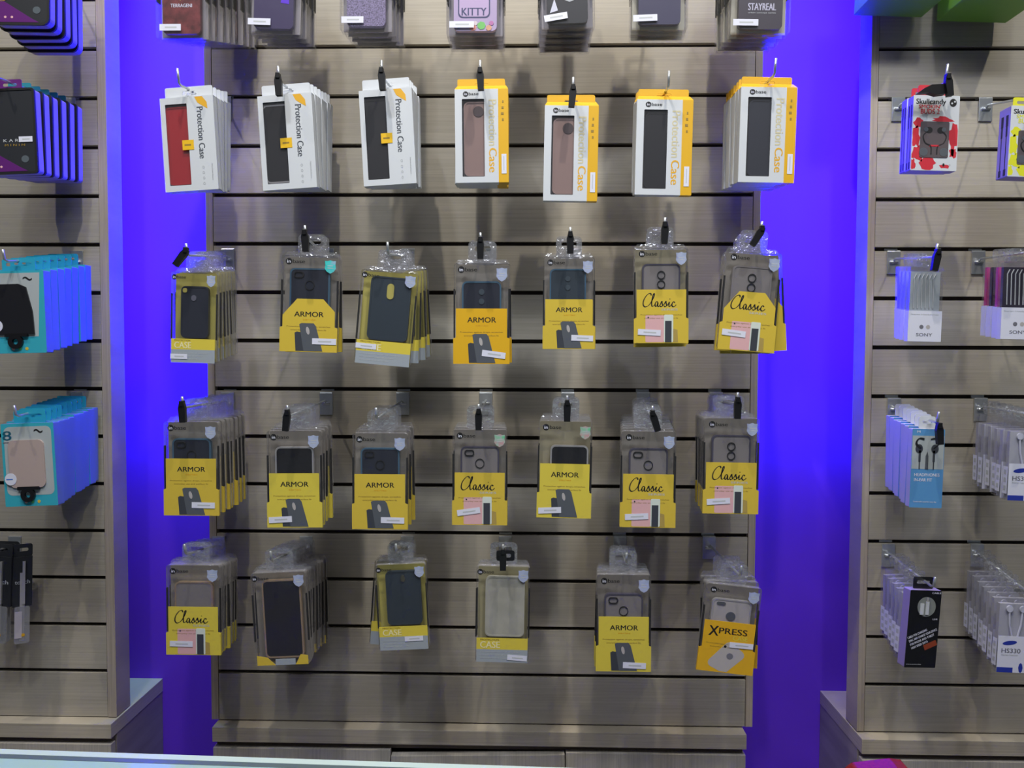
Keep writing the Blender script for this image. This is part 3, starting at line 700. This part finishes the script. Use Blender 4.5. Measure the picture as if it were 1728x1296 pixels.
R4 = [(A(.102, 0, st=(.022, -.150, -1), chh=.030, style='armor-corner'), (277, 368, 712, 869), 'yellow sleeved pack with blue-rimmed dark case', 0, 7, .024, (385, 674), 3),
      (A(.094, 0, st=(-.026, -.155, 3), style='black-', chh=.028, ym=YEL2), (451, 542, 727, 889), 'yellow sleeved pack with silver-rimmed case', .6, 4, .020, (551, 674), -6),
      (A(.096, 0, st=(.023, -.153, -1), ym=YEL, style='armor-corner', chh=.026), (595, 687, 731, 892), 'yellow sleeved pack with corner-camera navy case', 0, 3, .026, (680, 674), None),
      (A(.092, 0, 'Classic', 'pink', 'clear-corner', st=(-.020, -.145, 8), holo=HOLOG, chh=.030, ym=YEL), (764, 855, 725, 885), 'yellow sleeved pack, smoky case, pink-green seal,', 0, 2, .024, (820, 674), 0),
      (A(.094, 0, st=(-.026, -.156, 3), style='black-', holo=HOLOG, card=OLTAUPE, ym=YEL2, chh=.042, cdx=.008), (908, 998, 711, 873), 'yellow sleeved pack with bright green seal', -1, 3, .026, (958, 674), 0),
      (A(.093, 0, 'Classic', 'pink', 'clear-corner', st=(-.020, -.150, 3), card=TAUPE, ym=YEL, chh=.030), (1048, 1140, 728, 889), 'lowest hanging yellow sleeved pack, pink phone picture,', -.5, 6, .025, (1085, 674), 18),
      (A(.090, 0, 'Classic', 'pink', 'clear-rings', st=(-.022, -.147, 4), card=TAUPE, ym=YEL, chh=.030), (1188, 1280, 706, 866), 'yellow sleeved pack with two-ring smoky case', -.5, 6, .026, (1208, 674), -1)]
for i, (p, rect, look, roll, n, sp, base, clip) in enumerate(R4):
    stack(p, 'pack', rect, look, 'yellow sleeved pack', POS[i]+' hook, fourth row', 'phone case pack', base, n=n, sp=sp, roll=roll, clip=clip)
R5 = [(A(.090, 0, 'Classic', 'pink', 'clear2-', st=(-.022, -.148, -1), card=TAUPE, ym=YEL2, chh=.032), (281, 371, 954, 1104), 'yellow sleeved pack with gold-rimmed case', 0, 7, .023, (370, 917), None, None, -.205),
      (K('goldframe-', .03, lower=False, full=True, st=None, card=TAUPE, corners=True, cw=.070, ctop=.014), (427, 519, 966, 1122), 'tall black phone in gold frame pack', 3.0, 8, .023, (517, 917), None, None, -.205),
      (K('slim-oval', .048, st=(.020, -.147, 1), card=OLIVE, cw=.068, ctop=.014), (636, 721, 952, 1096), 'tilted slate case on olive card', 3.0, 4, .028, (688, 917), None, [-4, -3, 1], -.190),
      (K('frost-', .044, st=(.028, -.160, -3), card=mat('pale_khaki_card', (.42, .38, .22), .5), cw=.072, ctop=.018), (803, 893, 956, 1117), 'frosted pale case on khaki card', -.8, 2, .020, (853, 917), 0, None, -.205),
      (A(.095, 0, st=(.020, -.158, -2), style='clear-corner', ym=YEL2, chh=.034), (1007, 1098, 970, 1132), 'yellow sleeved pack with smoky bumper', 0, 4, .024, (1046, 917), None, None, -.205),
      (A(.098, 0, 'X', 'silver', 'silver-apple', st=(.024, -.113, 1), ym=ORY, chh=.028), (1184, 1278, 988, 1135), 'tilted amber sleeved pack with silver phone picture', -6, 3, .026, (1196, 917), None, [-1, 0], -.205)]
for i, (p, rect, look, roll, n, sp, base, clip, rl, yd) in enumerate(R5):
    stack(p, 'pack', rect, look, 'case pack', POS[i]+' hook, bottom row', 'phone case pack', base, n=n, sp=sp, roll=roll, clip=clip, rolls=rl, yd=yd)

# --- neighbouring panels
def tabbed(name, W_, H_, T_, front, side, tab=WHITE, tabw=.035, clear=False, top=-.012):
    """carton or sleeve with a hang tab; body drawn by two materials"""
    t = thing(name); zb = top-H_
    b = MB(); b.prism(rrect(-W_/2, W_/2, zb, top, .0015, 2), -T_, 0, front, sides=side); b.obj('carton', t)
    g = MB(); g.ring(rrect(-tabw/2, tabw/2, top-.0005, .010, .004), rrect(-tabw/2+.007, tabw/2-.007, -.003, .003, .0025), -T_*.5-.0005, -T_*.5+.0005, tab)
    g.obj('hang_tab', t); return t
def dims(W_, H_, T_, top=-.012): return (W_, top, H_, T_)
def parent_to(o, p): o.parent = p; return o

# black-rimmed wallet packs, upper left
PURP = mat('plum_print', (0.11, 0.015, 0.16), .4); CHAR = mat('charcoal_front', (0.022, 0.024, 0.03), .45); TEAL = mat('teal_tab', (0.02, 0.22, 0.30), .5)
TRAY_TINT = mat('led_tinted_tray', (0.30, 0.26, 0.50), .4)  # tray tinted blue to strengthen the LED light on its sides
def wallet(tabm, round_=.012):
    W_, H_, T_ = .094, .155, .019; t = thing('phone_case_pack'); top = -.012; zb = top-H_
    MB().prism(rrect(-W_/2, W_/2, zb, top, round_), -T_+.003, 0, TRAY_TINT).obj('tray', t)
    c = MB(); c.ring(rrect(-W_/2-.001, W_/2+.001, zb-.001, top+.001, round_), rrect(-W_/2+.003, W_/2-.003, zb+.003, top-.003, round_-.003), -T_-.0005, -T_+.0035, BLACK)
    c.prism(rrect(-W_/2+.002, W_/2-.002, zb+.002, top-.002, round_-.002), -T_+.0005, -T_+.003, CHAR)
    c.prism([(-W_/2+.004, zb+.004), (W_/2-.016, zb+.004), (W_/2-.03, zb+.012), (-W_/2+.004, zb+.052)], -T_+.0002, -T_+.0005, PURP); fr = c.obj('front_cover', t)
    g = MB(); y = -T_
    g.text('K A R D', -.008, zb+.058, .036, .005, y, FAINT); g.text('M I N I N', -.006, zb+.050, .034, .004, y, BRINK); g.prism(circ(.027, zb+.026, .0065, 16), y+.0001, y+.0002, mat('grey_button', (0.10, .12, .14), .3))
    for k in range(3): g.prism(circ(-.036+.011*k, zb+.013, .0022, 8), y+.0001, y+.0002, PINKP)
    g.ring(circ(-.031, zb+.052, .011, 20), circ(-.031, zb+.052, .0095, 20), y, y+.0002, BRINK)
    g.obj('printed_lettering', t)
    sticker(t, .030, zb+.062, -T_-.0006, 0, .023, .010)
    m_ = MB(); m_.ring(rrect(-.020, .020, top-.002, .010, .003), rrect(-.012, .012, -.003, .003, .0025), -.006, -.005, tabm); m_.obj('hang_tab', t)
    return t
stack(wallet(PURP), 'w', (-14, 82, -105, 41), 'black-rimmed plum-printed pack', 'black-rimmed pack', 'top left panel hook', 'phone case pack', (128, -12), n=5, sp=.026, roll=-1, dims=dims(.094, .155, .019), jit=.5)
stack(wallet(PURP, .006), 'w', (-34, 60, 150, 293), 'black-rimmed pack with white label', 'black-rimmed pack', 'second left panel hook, above the cyan stacks', 'phone case pack', (118, 178), n=6, sp=.028, roll=2, dims=dims(.094, .155, .019), jit=.4, back_all=[wallet(TEAL, .006)])

# cyan cartons, left
CYAN = mat('cyan_card', (0.04, 0.40, 0.52), .4); CYANT = mat('cyan_tab_card', (0.02, 0.34, 0.50), .45); CYS = mat('led_tinted_side', (0.14, 0.22, 0.55), .4); BEIGE = mat('beige_pink_case', (0.46, 0.36, 0.34), .4)  # carton sides coloured bluer, painting in the LED light on them
PALEG = mat('pale_silver_card', (.42, .46, .48), .45)
def cyanbox(kind):
    W_, H_, T_ = .098, .150, .020; t = tabbed('phone_case_box', W_, H_, T_, CYAN, CYS, CYANT, .060, top=-.013); top = -.013; zb = top-H_; y = -T_
    c = MB(); m_ = BEIGE if kind == 'beige' else BLACKC
    if kind == 'beige':
        c.prism(rrect(-.044, .044, zb+.020, top-.006, .010), y-.0002, y, PALEG); c.obj('window', t)
        MB().prism(rrect(-.036, .030, zb+.034, top-.030, .010), y-.003, y-.0002, BEIGE).obj('phone_case', t)
    else:
        c.prism([(-.046, zb+.030), (.036, zb+.030), (.042, top-.004), (-.046, top-.004)], y-.0002, y, PALEG); c.obj('window', t)
        MB().prism([(-.044, zb+.034), (.030, zb+.034), (.028, zb+.075), (.018, top-.030), (.005, top-.024), (-.030, top-.024), (-.044, top-.034)], y-.003, y-.0002, BLACKC).obj('phone_case', t)
    h = MB(); h.ring(circ(-.004, zb+.021, .013, 20), circ(-.004, zb+.021, .0055, 20), y-.005, y-.0002, RUBBER); h.box(-.022, .018, y-.005, y-.0002, zb+.030, zb+.036, RUBBER); h.obj('ring_holder', t)
    l = MB(); l.text('8', -.046, top-.030, .016, .017, y-.0004, mat('deep_teal_ink', (0.01, .10, .16), .5)); l.box(-.046, -.030, y-.0004, y-.0003, top-.035, top-.033, INK)
    l.text('~', .012, top-.016, .016, .006, y-.0004, BLACK, -12)
    for k, cl in enumerate((PINKP, mat('leaf_green', (.1, .5, .2), .5), YEL)): l.prism(circ(-.010+.012*k, zb+.008, .003, 8), y-.0004, y-.0001, cl)
    l.obj('printed_lettering', t)
    s_ = MB(); s_.prism(circ(-.036 if kind != 'beige' else -.034, zb+.050, .011, 18), y-.0036, y-.0033, STICK); s_.box(-.042, -.030, y-.0038, y-.0036, zb+.049, zb+.051, mat('blue_ink', (.08, .2, .6), .5)); s_.obj('price_label', t)
    return t
stack(cyanbox('black'), 'c', (-17, 76, 457, 596), 'cyan carton with black case', 'cyan carton', 'upper cyan stack, left panel', 'phone case box', (131, 436), n=7, sp=.0235, roll=1.5, dims=dims(.098, .150, .020, -.013), jit=.8)
stack(cyanbox('beige'), 'c', (5, 94, 714, 854), 'cyan carton with beige case', 'cyan carton', 'lower cyan stack, left panel', 'phone case box', (131, 674), n=9, sp=.0212, roll=2.5, dims=dims(.098, .150, .020, -.013), jit=.7)

# pen-like packs, lower left
TUBE = plastic('clear_tube', .25, .15, .08, bump=.3)
def stylus():
    t = thing('stylus_pack'); b = MB(); b.box(-.016, .016, -.006, 0, -.100, -.012, CHAR)
    b.ring(rrect(-.016, .016, -.0125, .010, .004), rrect(-.009, .009, -.003, .003, .0025), -.0035, -.0025, CHAR); b.obj('card_sleeve', t)
    MB().prism(rrect(-.0125, .0125, -.165, -.0995, .004), -.009, -.0065, TUBE).obj('tube', t)
    MB().box(-.004, .004, -.0085, -.007, -.160, -.040, SILVER).obj('stylus', t)
    g = MB(); g.box(-.012, .0, -.0098, -.0092, -.155, -.108, mat('pale_label', (.55, .5, .55), .5)); g.prism(circ(.002, -.150, .003, 10), -.0100, -.0098, ORANGE); g.text('touch', -.012, -.060, .024, .007, -.0064, FAINT); g.obj('printed_lettering', t)
    MB().box(.0, .0045, -.011, -.0066, -.095, -.020, SILVER).obj('pocket_clip', t)
    return t
stack(stylus(), 's', (-22, 16, 940, 1086), 'black carded stylus pack nearest the photo edge', 'stylus pack', 'lower left panel hook', 'stylus pack', (26, 917), n=3, sp=.020, roll=-3, yd=-.085, dims=(.032, -.012, .153, .009), jit=2)
s2 = stylus(); place(s2, (26, 49, 940, 1086), -.070, -2, (.032, -.012, .153, .009), 35); tag(s2, 'silver tubed stylus pack turned sideways beside the other stylus packs', 'stylus pack')

# earphone boxes, right
RED = mat('red_print', (0.60, 0.03, 0.05), .45); LEMON = mat('lemon_print', (0.72, 0.72, 0.03), .45); LSIDE = mat('led_tinted_card', (0.32, 0.26, 0.55), .45)  # side card's lilac stands in for blue LED light from the recess
def ear(b, x, z, s, y, m_=BLACK):
    for sx in (-1, 1):
        b.prism(circ(x+sx*.010*s, z, .006*s, 14, .0055*s), y, y+.0003, m_); b.prism(circ(x+sx*.0155*s, z+.001*s, .004*s, 10), y-.0003, y, DPRINT2)
        b.ribbon([(x+sx*.013*s, z-.002*s), (x+sx*.020*s, z-.010*s), (x+sx*.016*s, z-.022*s), (x+sx*.006*s, z-.028*s), (x+sx*.005*s, z-.042*s)], .0008*s, y-.0003, m_)
def skull(art, T_):
    W_, H_ = .084, .138; t = tabbed('earphone_box', W_, H_, T_, WHITE, LSIDE, art, .060); top = -.012; zb = top-H_; y = -T_-.0002
    a = MB(); rnd = random.Random(3)
    def blob(cx_, cz_, rx_, rz_):
        n = 14; pts = []
        for k in range(n):
            q = rnd.uniform(.55, 1.15); pts.append((max(-W_/2+.001, min(W_/2-.001, cx_+rx_*q*math.cos(2*math.pi*k/n))), max(zb+.001, cz_+rz_*q*math.sin(2*math.pi*k/n))))
        a.prism(pts, y+.0001, y+.00015, art)
    blob(-.032, zb+.088, .012, .010); blob(-.035, zb+.060, .009, .022); blob(-.030, zb+.030, .012, .016); blob(-.010, zb+.014, .016, .013); blob(.033, zb+.060, .009, .030)
    blob(.012, zb+.094, .022, .006); blob(.034, zb+.034, .009, .010); blob(.020, zb+.008, .010, .004); blob(-.038, zb+.012, .006, .012)
    a.obj('product_picture', t)
    w_ = MB(); w_.prism(rrect(-.027, .025, zb+.024, zb+.090, .003), y-.0006, y, mat('dim_window', (.12, .10, .11), .15)); ear(w_, -.001, zb+.074, 1.05, y-.0009, BLACK)
    w_.box(-.010, .008, y-.0009, y-.0006, zb+.044, zb+.047, art); w_.prism(circ(-.020, zb+.034, .008, 12), y-.0009, y-.0006, DPRINT2); w_.prism(circ(.017, zb+.034, .008, 12), y-.0009, y-.0006, DPRINT2); w_.obj('window', t)
    l = MB(); l.text('Skullcandy', -.037, top-.019, .054, .0125, y, BLACK); l.text("SMOKIN'", -.032, top-.024, .040, .007, y-.0001, art); l.text('BUDS 2', -.028, top-.034, .034, .009, y-.0001, art)
    l.obj('printed_lettering', t); l = MB()
    l.prism(circ(.030, top-.013, .0065, 14, .0075), y, y+.0001, BLACK); l.prism(circ(.028, top-.014, .0018, 8), y-.0002, y, WHITE); l.prism(circ(.033, top-.011, .0018, 8), y-.0002, y, WHITE)
    l.obj('printed_logo', t); l = MB()
    l.prism(circ(.018, zb+.011, .002, 8, .003), y-.0001, y, BLACK); l.prism(circ(.029, zb+.011, .002, 8), y-.0001, y, FAINT); l.obj('printed_icons', t)
    # cable picture on the left side
    sd = MB(); xs = -W_/2-.0003
    for yy in (-T_*.72, -T_*.30):
        sd.box(xs, xs+.0002, yy-T_*.10, yy+T_*.10, zb+.100, zb+.122, BLACK); sd.box(xs, xs+.0002, yy-T_*.07, yy+T_*.07, zb+.080, zb+.100, BLACK)
        sd.box(xs, xs+.0002, yy-T_*.03, yy+T_*.03, zb+.016, zb+.080, BLACK); sd.box(xs, xs+.0002, yy-T_*.10, yy+T_*.10, zb+.003, zb+.016, BLACK)
    sd.obj('side_print', t)
    return t
stack(skull(RED, .020), 'e', (1539, 1617, 161, 288), 'red splashed white earphone box', 'red earphone box', 'first hook, top of right panel', 'earphone box', (1515, 178), n=2, sp=.030, roll=-1.5, yd=-.19, dims=dims(.084, .138, .020), clip=8, up=.03)
stack(skull(LEMON, .034), 'e', (1703, 1785, 179, 299), 'lemon splashed earphone box', 'lemon earphone box', 'second hook, top of right panel', 'earphone box', (1662, 178), n=1, roll=-2, yd=-.17, dims=dims(.084, .138, .034), clip=0)
cb = MB(); cb.prism(rotp([(-.030, -.004), (-.018, .004), (-.006, .009), (.016, .009), (.020, .002), (.018, -.008), (.002, -.009), (-.012, -.004)], 3), -.006, .006, RUBBER); cbo = cb.obj('locking_clip', bevel=.001)
cbo.location = at(1576, 153, -.215); tag(cbo, 'large black locking clip above the red splashed earphone box', 'locking clip')

def sonyp(backm):
    W_, H_, T_ = .060, .136, .013; t = thing('earphone_pack'); top = -.012; zb = top-H_; y = -T_
    g = MB(); g.ring(rrect(-.017, .017, top-.001, .012, .006), rrect(-.010, .010, -.003, .003, .0025), -.006, -.0052, TABP); g.obj('hang_tab', t)
    MB().prism(rrect(-W_/2, W_/2, zb, top, .004), y, 0, SHELL).obj('plastic_shell', t)
    MB().box(-W_/2+.003, W_/2-.003, -.0085, -.0015, zb+.055, top-.010, backm).obj('earphone_tray', t)
    c = MB()
    for k in range(6): c.tube([(-.020+.007*k, y+.003, zb+.060), (-.021+.007*k, y+.003, top-.022), (-.017+.007*k, y+.003, top-.014)], .0010, FAINT, 5)
    c.obj('earphone_cable', t)
    s_ = MB(); s_.box(-W_/2-.0003, W_/2+.0003, y-.0004, .0003, zb-.0004, zb+.055, STICK); sl = s_.obj('card_band', t)
    l = MB(); yy = y-.0006; l.prism(circ(-.006, zb+.026, .0038, 12), yy, yy+.0001, INK); l.prism(circ(.006, zb+.026, .0038, 12), yy, yy+.0001, PRGREY)
    l.text('SONY', -.015, zb+.009, .029, .0058, yy, INK); l.text('Stereo Headphones', -.026, zb+.047, .050, .0028, yy, FAINT); l.obj('printed_lettering', sl)
    return t
GREYT = mat('pale_grey_tray', (.38, .42, .45), .4); PINKT = mat('hot_pink_tray', (.62, .03, .25), .4); DKT = mat('dark_tray', (.02, .015, .035), .4)
stack(sonyp(GREYT), 's', (1534, 1590, 449, 576), 'pale grey clear-topped earphone pack', 'pale earphone pack', 'first hook, second row of right panel', 'earphone pack', (1507, 436), n=4, sp=.022, roll=-1.2, yd=-.19, dims=dims(.060, .136, .013), clip=-10, up=.022)
stack(sonyp(DKT), 's', (1691, 1750, 441, 572), 'dark clear-topped earphone pack', 'clear-topped earphone pack', 'second hook, second row of right panel', 'earphone pack', (1650, 436), n=4, sp=.024, roll=-1, yd=-.19, dims=dims(.060, .136, .013), back_all=[sonyp(PINKT), sonyp(DKT)], clip=0)

AQUA = mat('sky_blue_card', (.10, .30, .60), .45)
def phones_box():
    W_, H_, T_ = .062, .140, .015; t = tabbed('earphone_box', W_, H_, T_, AQUA, mat('lilac_white_side', (.5, .5, .62), .45), WHITE, .032); top = -.012; zb = top-H_; y = -T_-.0002
    p = MB(); p.box(-W_/2+.001, W_/2-.001, y, y+.0001, zb+.069, top-.012, PALEG)
    for sx in (-1, 1):
        p.prism(rotp(circ(sx*.015-.002, top-.035, .007, 16, .008), 0), y-.0006, y, DPRINT); p.ribbon([(sx*.012-.002, top-.035), (sx*.021-.002, top-.026), (sx*.016-.002, top-.017), (sx*.006-.002, top-.018)], .0018, y-.0008, BLACK)
        p.box(sx*.0135-.004, sx*.0135+.0, y-.0006, y, zb+.082, top-.038, DPRINT); p.box(sx*.0135-.003, sx*.0135-.001, y-.0006, y, zb+.069, zb+.083, DPRINT)
    p.prism([(-.0045, zb+.069), (-.004, zb+.092), (-.001, zb+.100), (.001, zb+.092), (.0015, zb+.069)], y-.0006, y, DPRINT2); p.obj('product_picture', t)
    l = MB(); l.text('HEADPHONES', -.024, zb+.056, .048, .0055, y-.0001, STICK); l.text('IN-EAR FIT', -.024, zb+.047, .034, .0055, y-.0001, STICK); l.text('Comfortable sound for every day', -.024, zb+.009, .044, .003, y-.0001, STICK)
    l.text('M', -.022, top-.007, .006, .004, y-.0001, STICK); l.obj('printed_lettering', t)
    return t
stack(phones_box(), 'p', (1537, 1592, 724, 857), 'sky blue printed earphone box', 'sky blue earphone box', 'first hook, third row of right panel', 'earphone box', (1508, 684), n=7, sp=.0215, roll=-1.2, yd=-.19, dims=dims(.062, .140, .015), clip=4, clipdz=.0)

def sampack(two=False):
    W_, H_, T_ = .064, .140, .016; t = thing('earphone_pack'); top = -.012; zb = top-H_; y = -T_
    g = MB(); g.ring(rrect(-.017, .017, top-.001, .012, .006), rrect(-.010, .010, -.003, .003, .0025), -.006, -.0052, TABP); g.obj('hang_tab', t)
    MB().prism(rrect(-W_/2, W_/2, zb, top, .004), y, 0, SHELL).obj('plastic_shell', t)
    MB().box(-W_/2+.004, W_/2-.004, -.010, -.0015, zb+.004, top-.018, mat('white_tray', (.50, .50, .56), .45)).obj('earphone_tray', t)
    c = MB()
    for sx in (-1, 1): c.tube([(sx*.004, y+.003, zb+.06), (sx*.010, y+.003, zb+.085), (sx*.012, y+.003, top-.03)], .0018, STICK, 6); c.prism(circ(sx*.012, top-.026, .006, 12), y+.001, y+.004, STICK)
    c.obj('earphones', t)
    s_ = MB(); s_.box(-W_/2+.001, W_/2-.001, y-.0005, y-.0001, zb+.001, zb+.066, STICK); s_.box(-W_/2-.0004, -W_/2-.0001, y+.001, -.002, zb+.012, zb+.060, STICK); sl = s_.obj('card_label', t)
    BLU = mat('royal_blue_ink', (.02, .04, .35), .5); l = MB(); yy = y-.0007
    l.prism(rotp(circ(-.010, zb+.054, .013, 16, .0038), 8, -.010, zb+.054), yy, yy+.0001, BLU); l.obj('printed_logo', sl); l = MB(); l.text('HS330', -.024, zb+.036, .034, .008, yy, INK); l.text('Stereo headset', -.024, zb+.031, .03, .003, yy, FAINT)
    l.obj('printed_lettering', sl); l = MB(); l.box(-W_/2+.001, -.002, yy, yy+.0001, zb+.001, zb+.010, BLU); l.prism(circ(.012, zb+.010, .004, 8, .009), yy, yy+.0001, BLU); l.obj('printed_stripe', sl)
    l2 = MB(); xs = -W_/2-.0006
    for k in range(3): l2.box(xs, xs+.0002, -.012, -.005, zb+.018+.014*k, zb+.026+.014*k, FAINT)
    l2.obj('side_print', sl)
    return t
stack(sampack(), 's', (1702, 1762, 712, 846), 'clear pack with blue oval printed', 'clear earphone pack', 'second hook, third row of right panel', 'earphone pack', (1654, 684), n=6, sp=.026, roll=-1.5, yd=-.19, dims=dims(.064, .140, .016), clip=0)

def cablebox():
    W_, H_, T_ = .062, .142, .020; t = tabbed('cable_box', W_, H_, T_, mat('glossy_black_card', (.008, .009, .012), .25), LSIDE, RUBBER, .040); top = -.012; zb = top-H_; y = -T_-.0002
    p = MB(); p.prism(circ(.003, top-.030, .018, 28), y-.0006, y, mat('window_greenish_grey', (.25, .27, .26), .2)); wdw = p.obj('window', t)
    q = MB(); q.box(-.010, -.003, y-.002, y-.0007, top-.044, top-.024, WHITE); q.box(.001, .007, y-.002, y-.0007, top-.044, top-.020, WHITE); q.box(.0025, .0055, y-.002, y-.0007, top-.020, top-.013, SILVER); q.obj('cable_plug', t)
    l = MB()
    for k, (tx, ww) in enumerate((('CABLE FOR CHARGING', .040), ('SYNC AND CHARGE YOUR DEVICE', .058), ('FOR PHONE AND TABLET', .050), ('HIGH SPEED DATA', .034))):
        l.text(tx, -.028+.003*k, zb+.052-.0062*k, ww, .0042, y-.0002, STICK, 24)
    l.prism(rotp(rrect(.004, .030, zb+.034, zb+.044, .001), 24, .01, zb+.04), y-.0001, y, mat('rust_print', (.28, .05, .02), .5))
    l.text('1.0 M', .017, top-.054, .009, .003, y-.0002, STICK); l.text('CABLE', .012, top-.006, .018, .003, y-.0002, STICK); l.text('www.everyday', -.028, zb+.005, .03, .0022, y-.0002, FAINT); l.obj('printed_lettering', t)
    return t
stack(cablebox(), 'c', (1529, 1586, 996, 1127), 'black cable box with round window', 'clear cable pack', 'first hook, bottom row of right panel', 'cable box', (1498, 930), n=6, sp=.026, roll=-3.5, yd=-.20, dims=dims(.062, .142, .020), back_all=[sampack()], yaw=8)
stack(sampack(), 's', (1684, 1744, 1004, 1136), 'white labelled clear pack', 'clear earphone pack', 'second hook, bottom row of right panel', 'earphone pack', (1648, 930), n=7, sp=.025, roll=-2, yd=-.19, dims=dims(.064, .140, .016), up=.02)

# green cartons at the top right, seen from below
GRN = mat('green_card', (.20, .42, .05), .45); GRN2 = mat('deep_green_card', (.17, .40, .05), .45)
for (xl_, xr_, yb_, yd_, T_, lb) in ((1478, 1600, -6, -.11, .085, 'green carton at the top edge, nearer the violet recess'), (1634, 1760, -2, -.125, .100, 'green carton at the top edge, above the lemon earphone box')):
    t = tabbed('accessory_carton', .13, .16, T_, GRN, GRN2, GRN, .05)
    MB().box(-.05, .05, -T_-.0005, -T_, -.16, -.13, WHITE).obj('printed_label', t)
    place(t, (xl_, xr_, yb_-175, yb_), yd_, -2, dims(.13, .16, T_)); tag(t, lb, 'carton')
    pass

# red packet on the counter, bottom right
pk = MB(); RB = mat('glossy_red_box', (0.20, 0.004, 0.008), .4, noise=.25, nscale=300)
pk.prism([(-.036, 0), (.036, 0), (.034, .054), (.026, .0665), (.014, .068), (-.026, .0625), (-.036, .054)], -.020, .020, RB); po = pk.obj('red_packet', bevel=.002)
po.location = (at(1493, 1290, -.80).x, -.80, 1.0013)
tag(po, 'glossy red packet standing on the counter at the bottom right', 'packet')

lp = MB(); lp.ring(rrect(-.0165, .0165, -.009, .010, .004), rrect(-.010, .010, -.003, .004, .003), -.001, .001, RUBBER); lpo = lp.obj('hang_loop')
lpo.location = at(853, 938, -.218); tag(lpo, 'small black hang loop on the hook above the frosted pale case', 'hang loop')
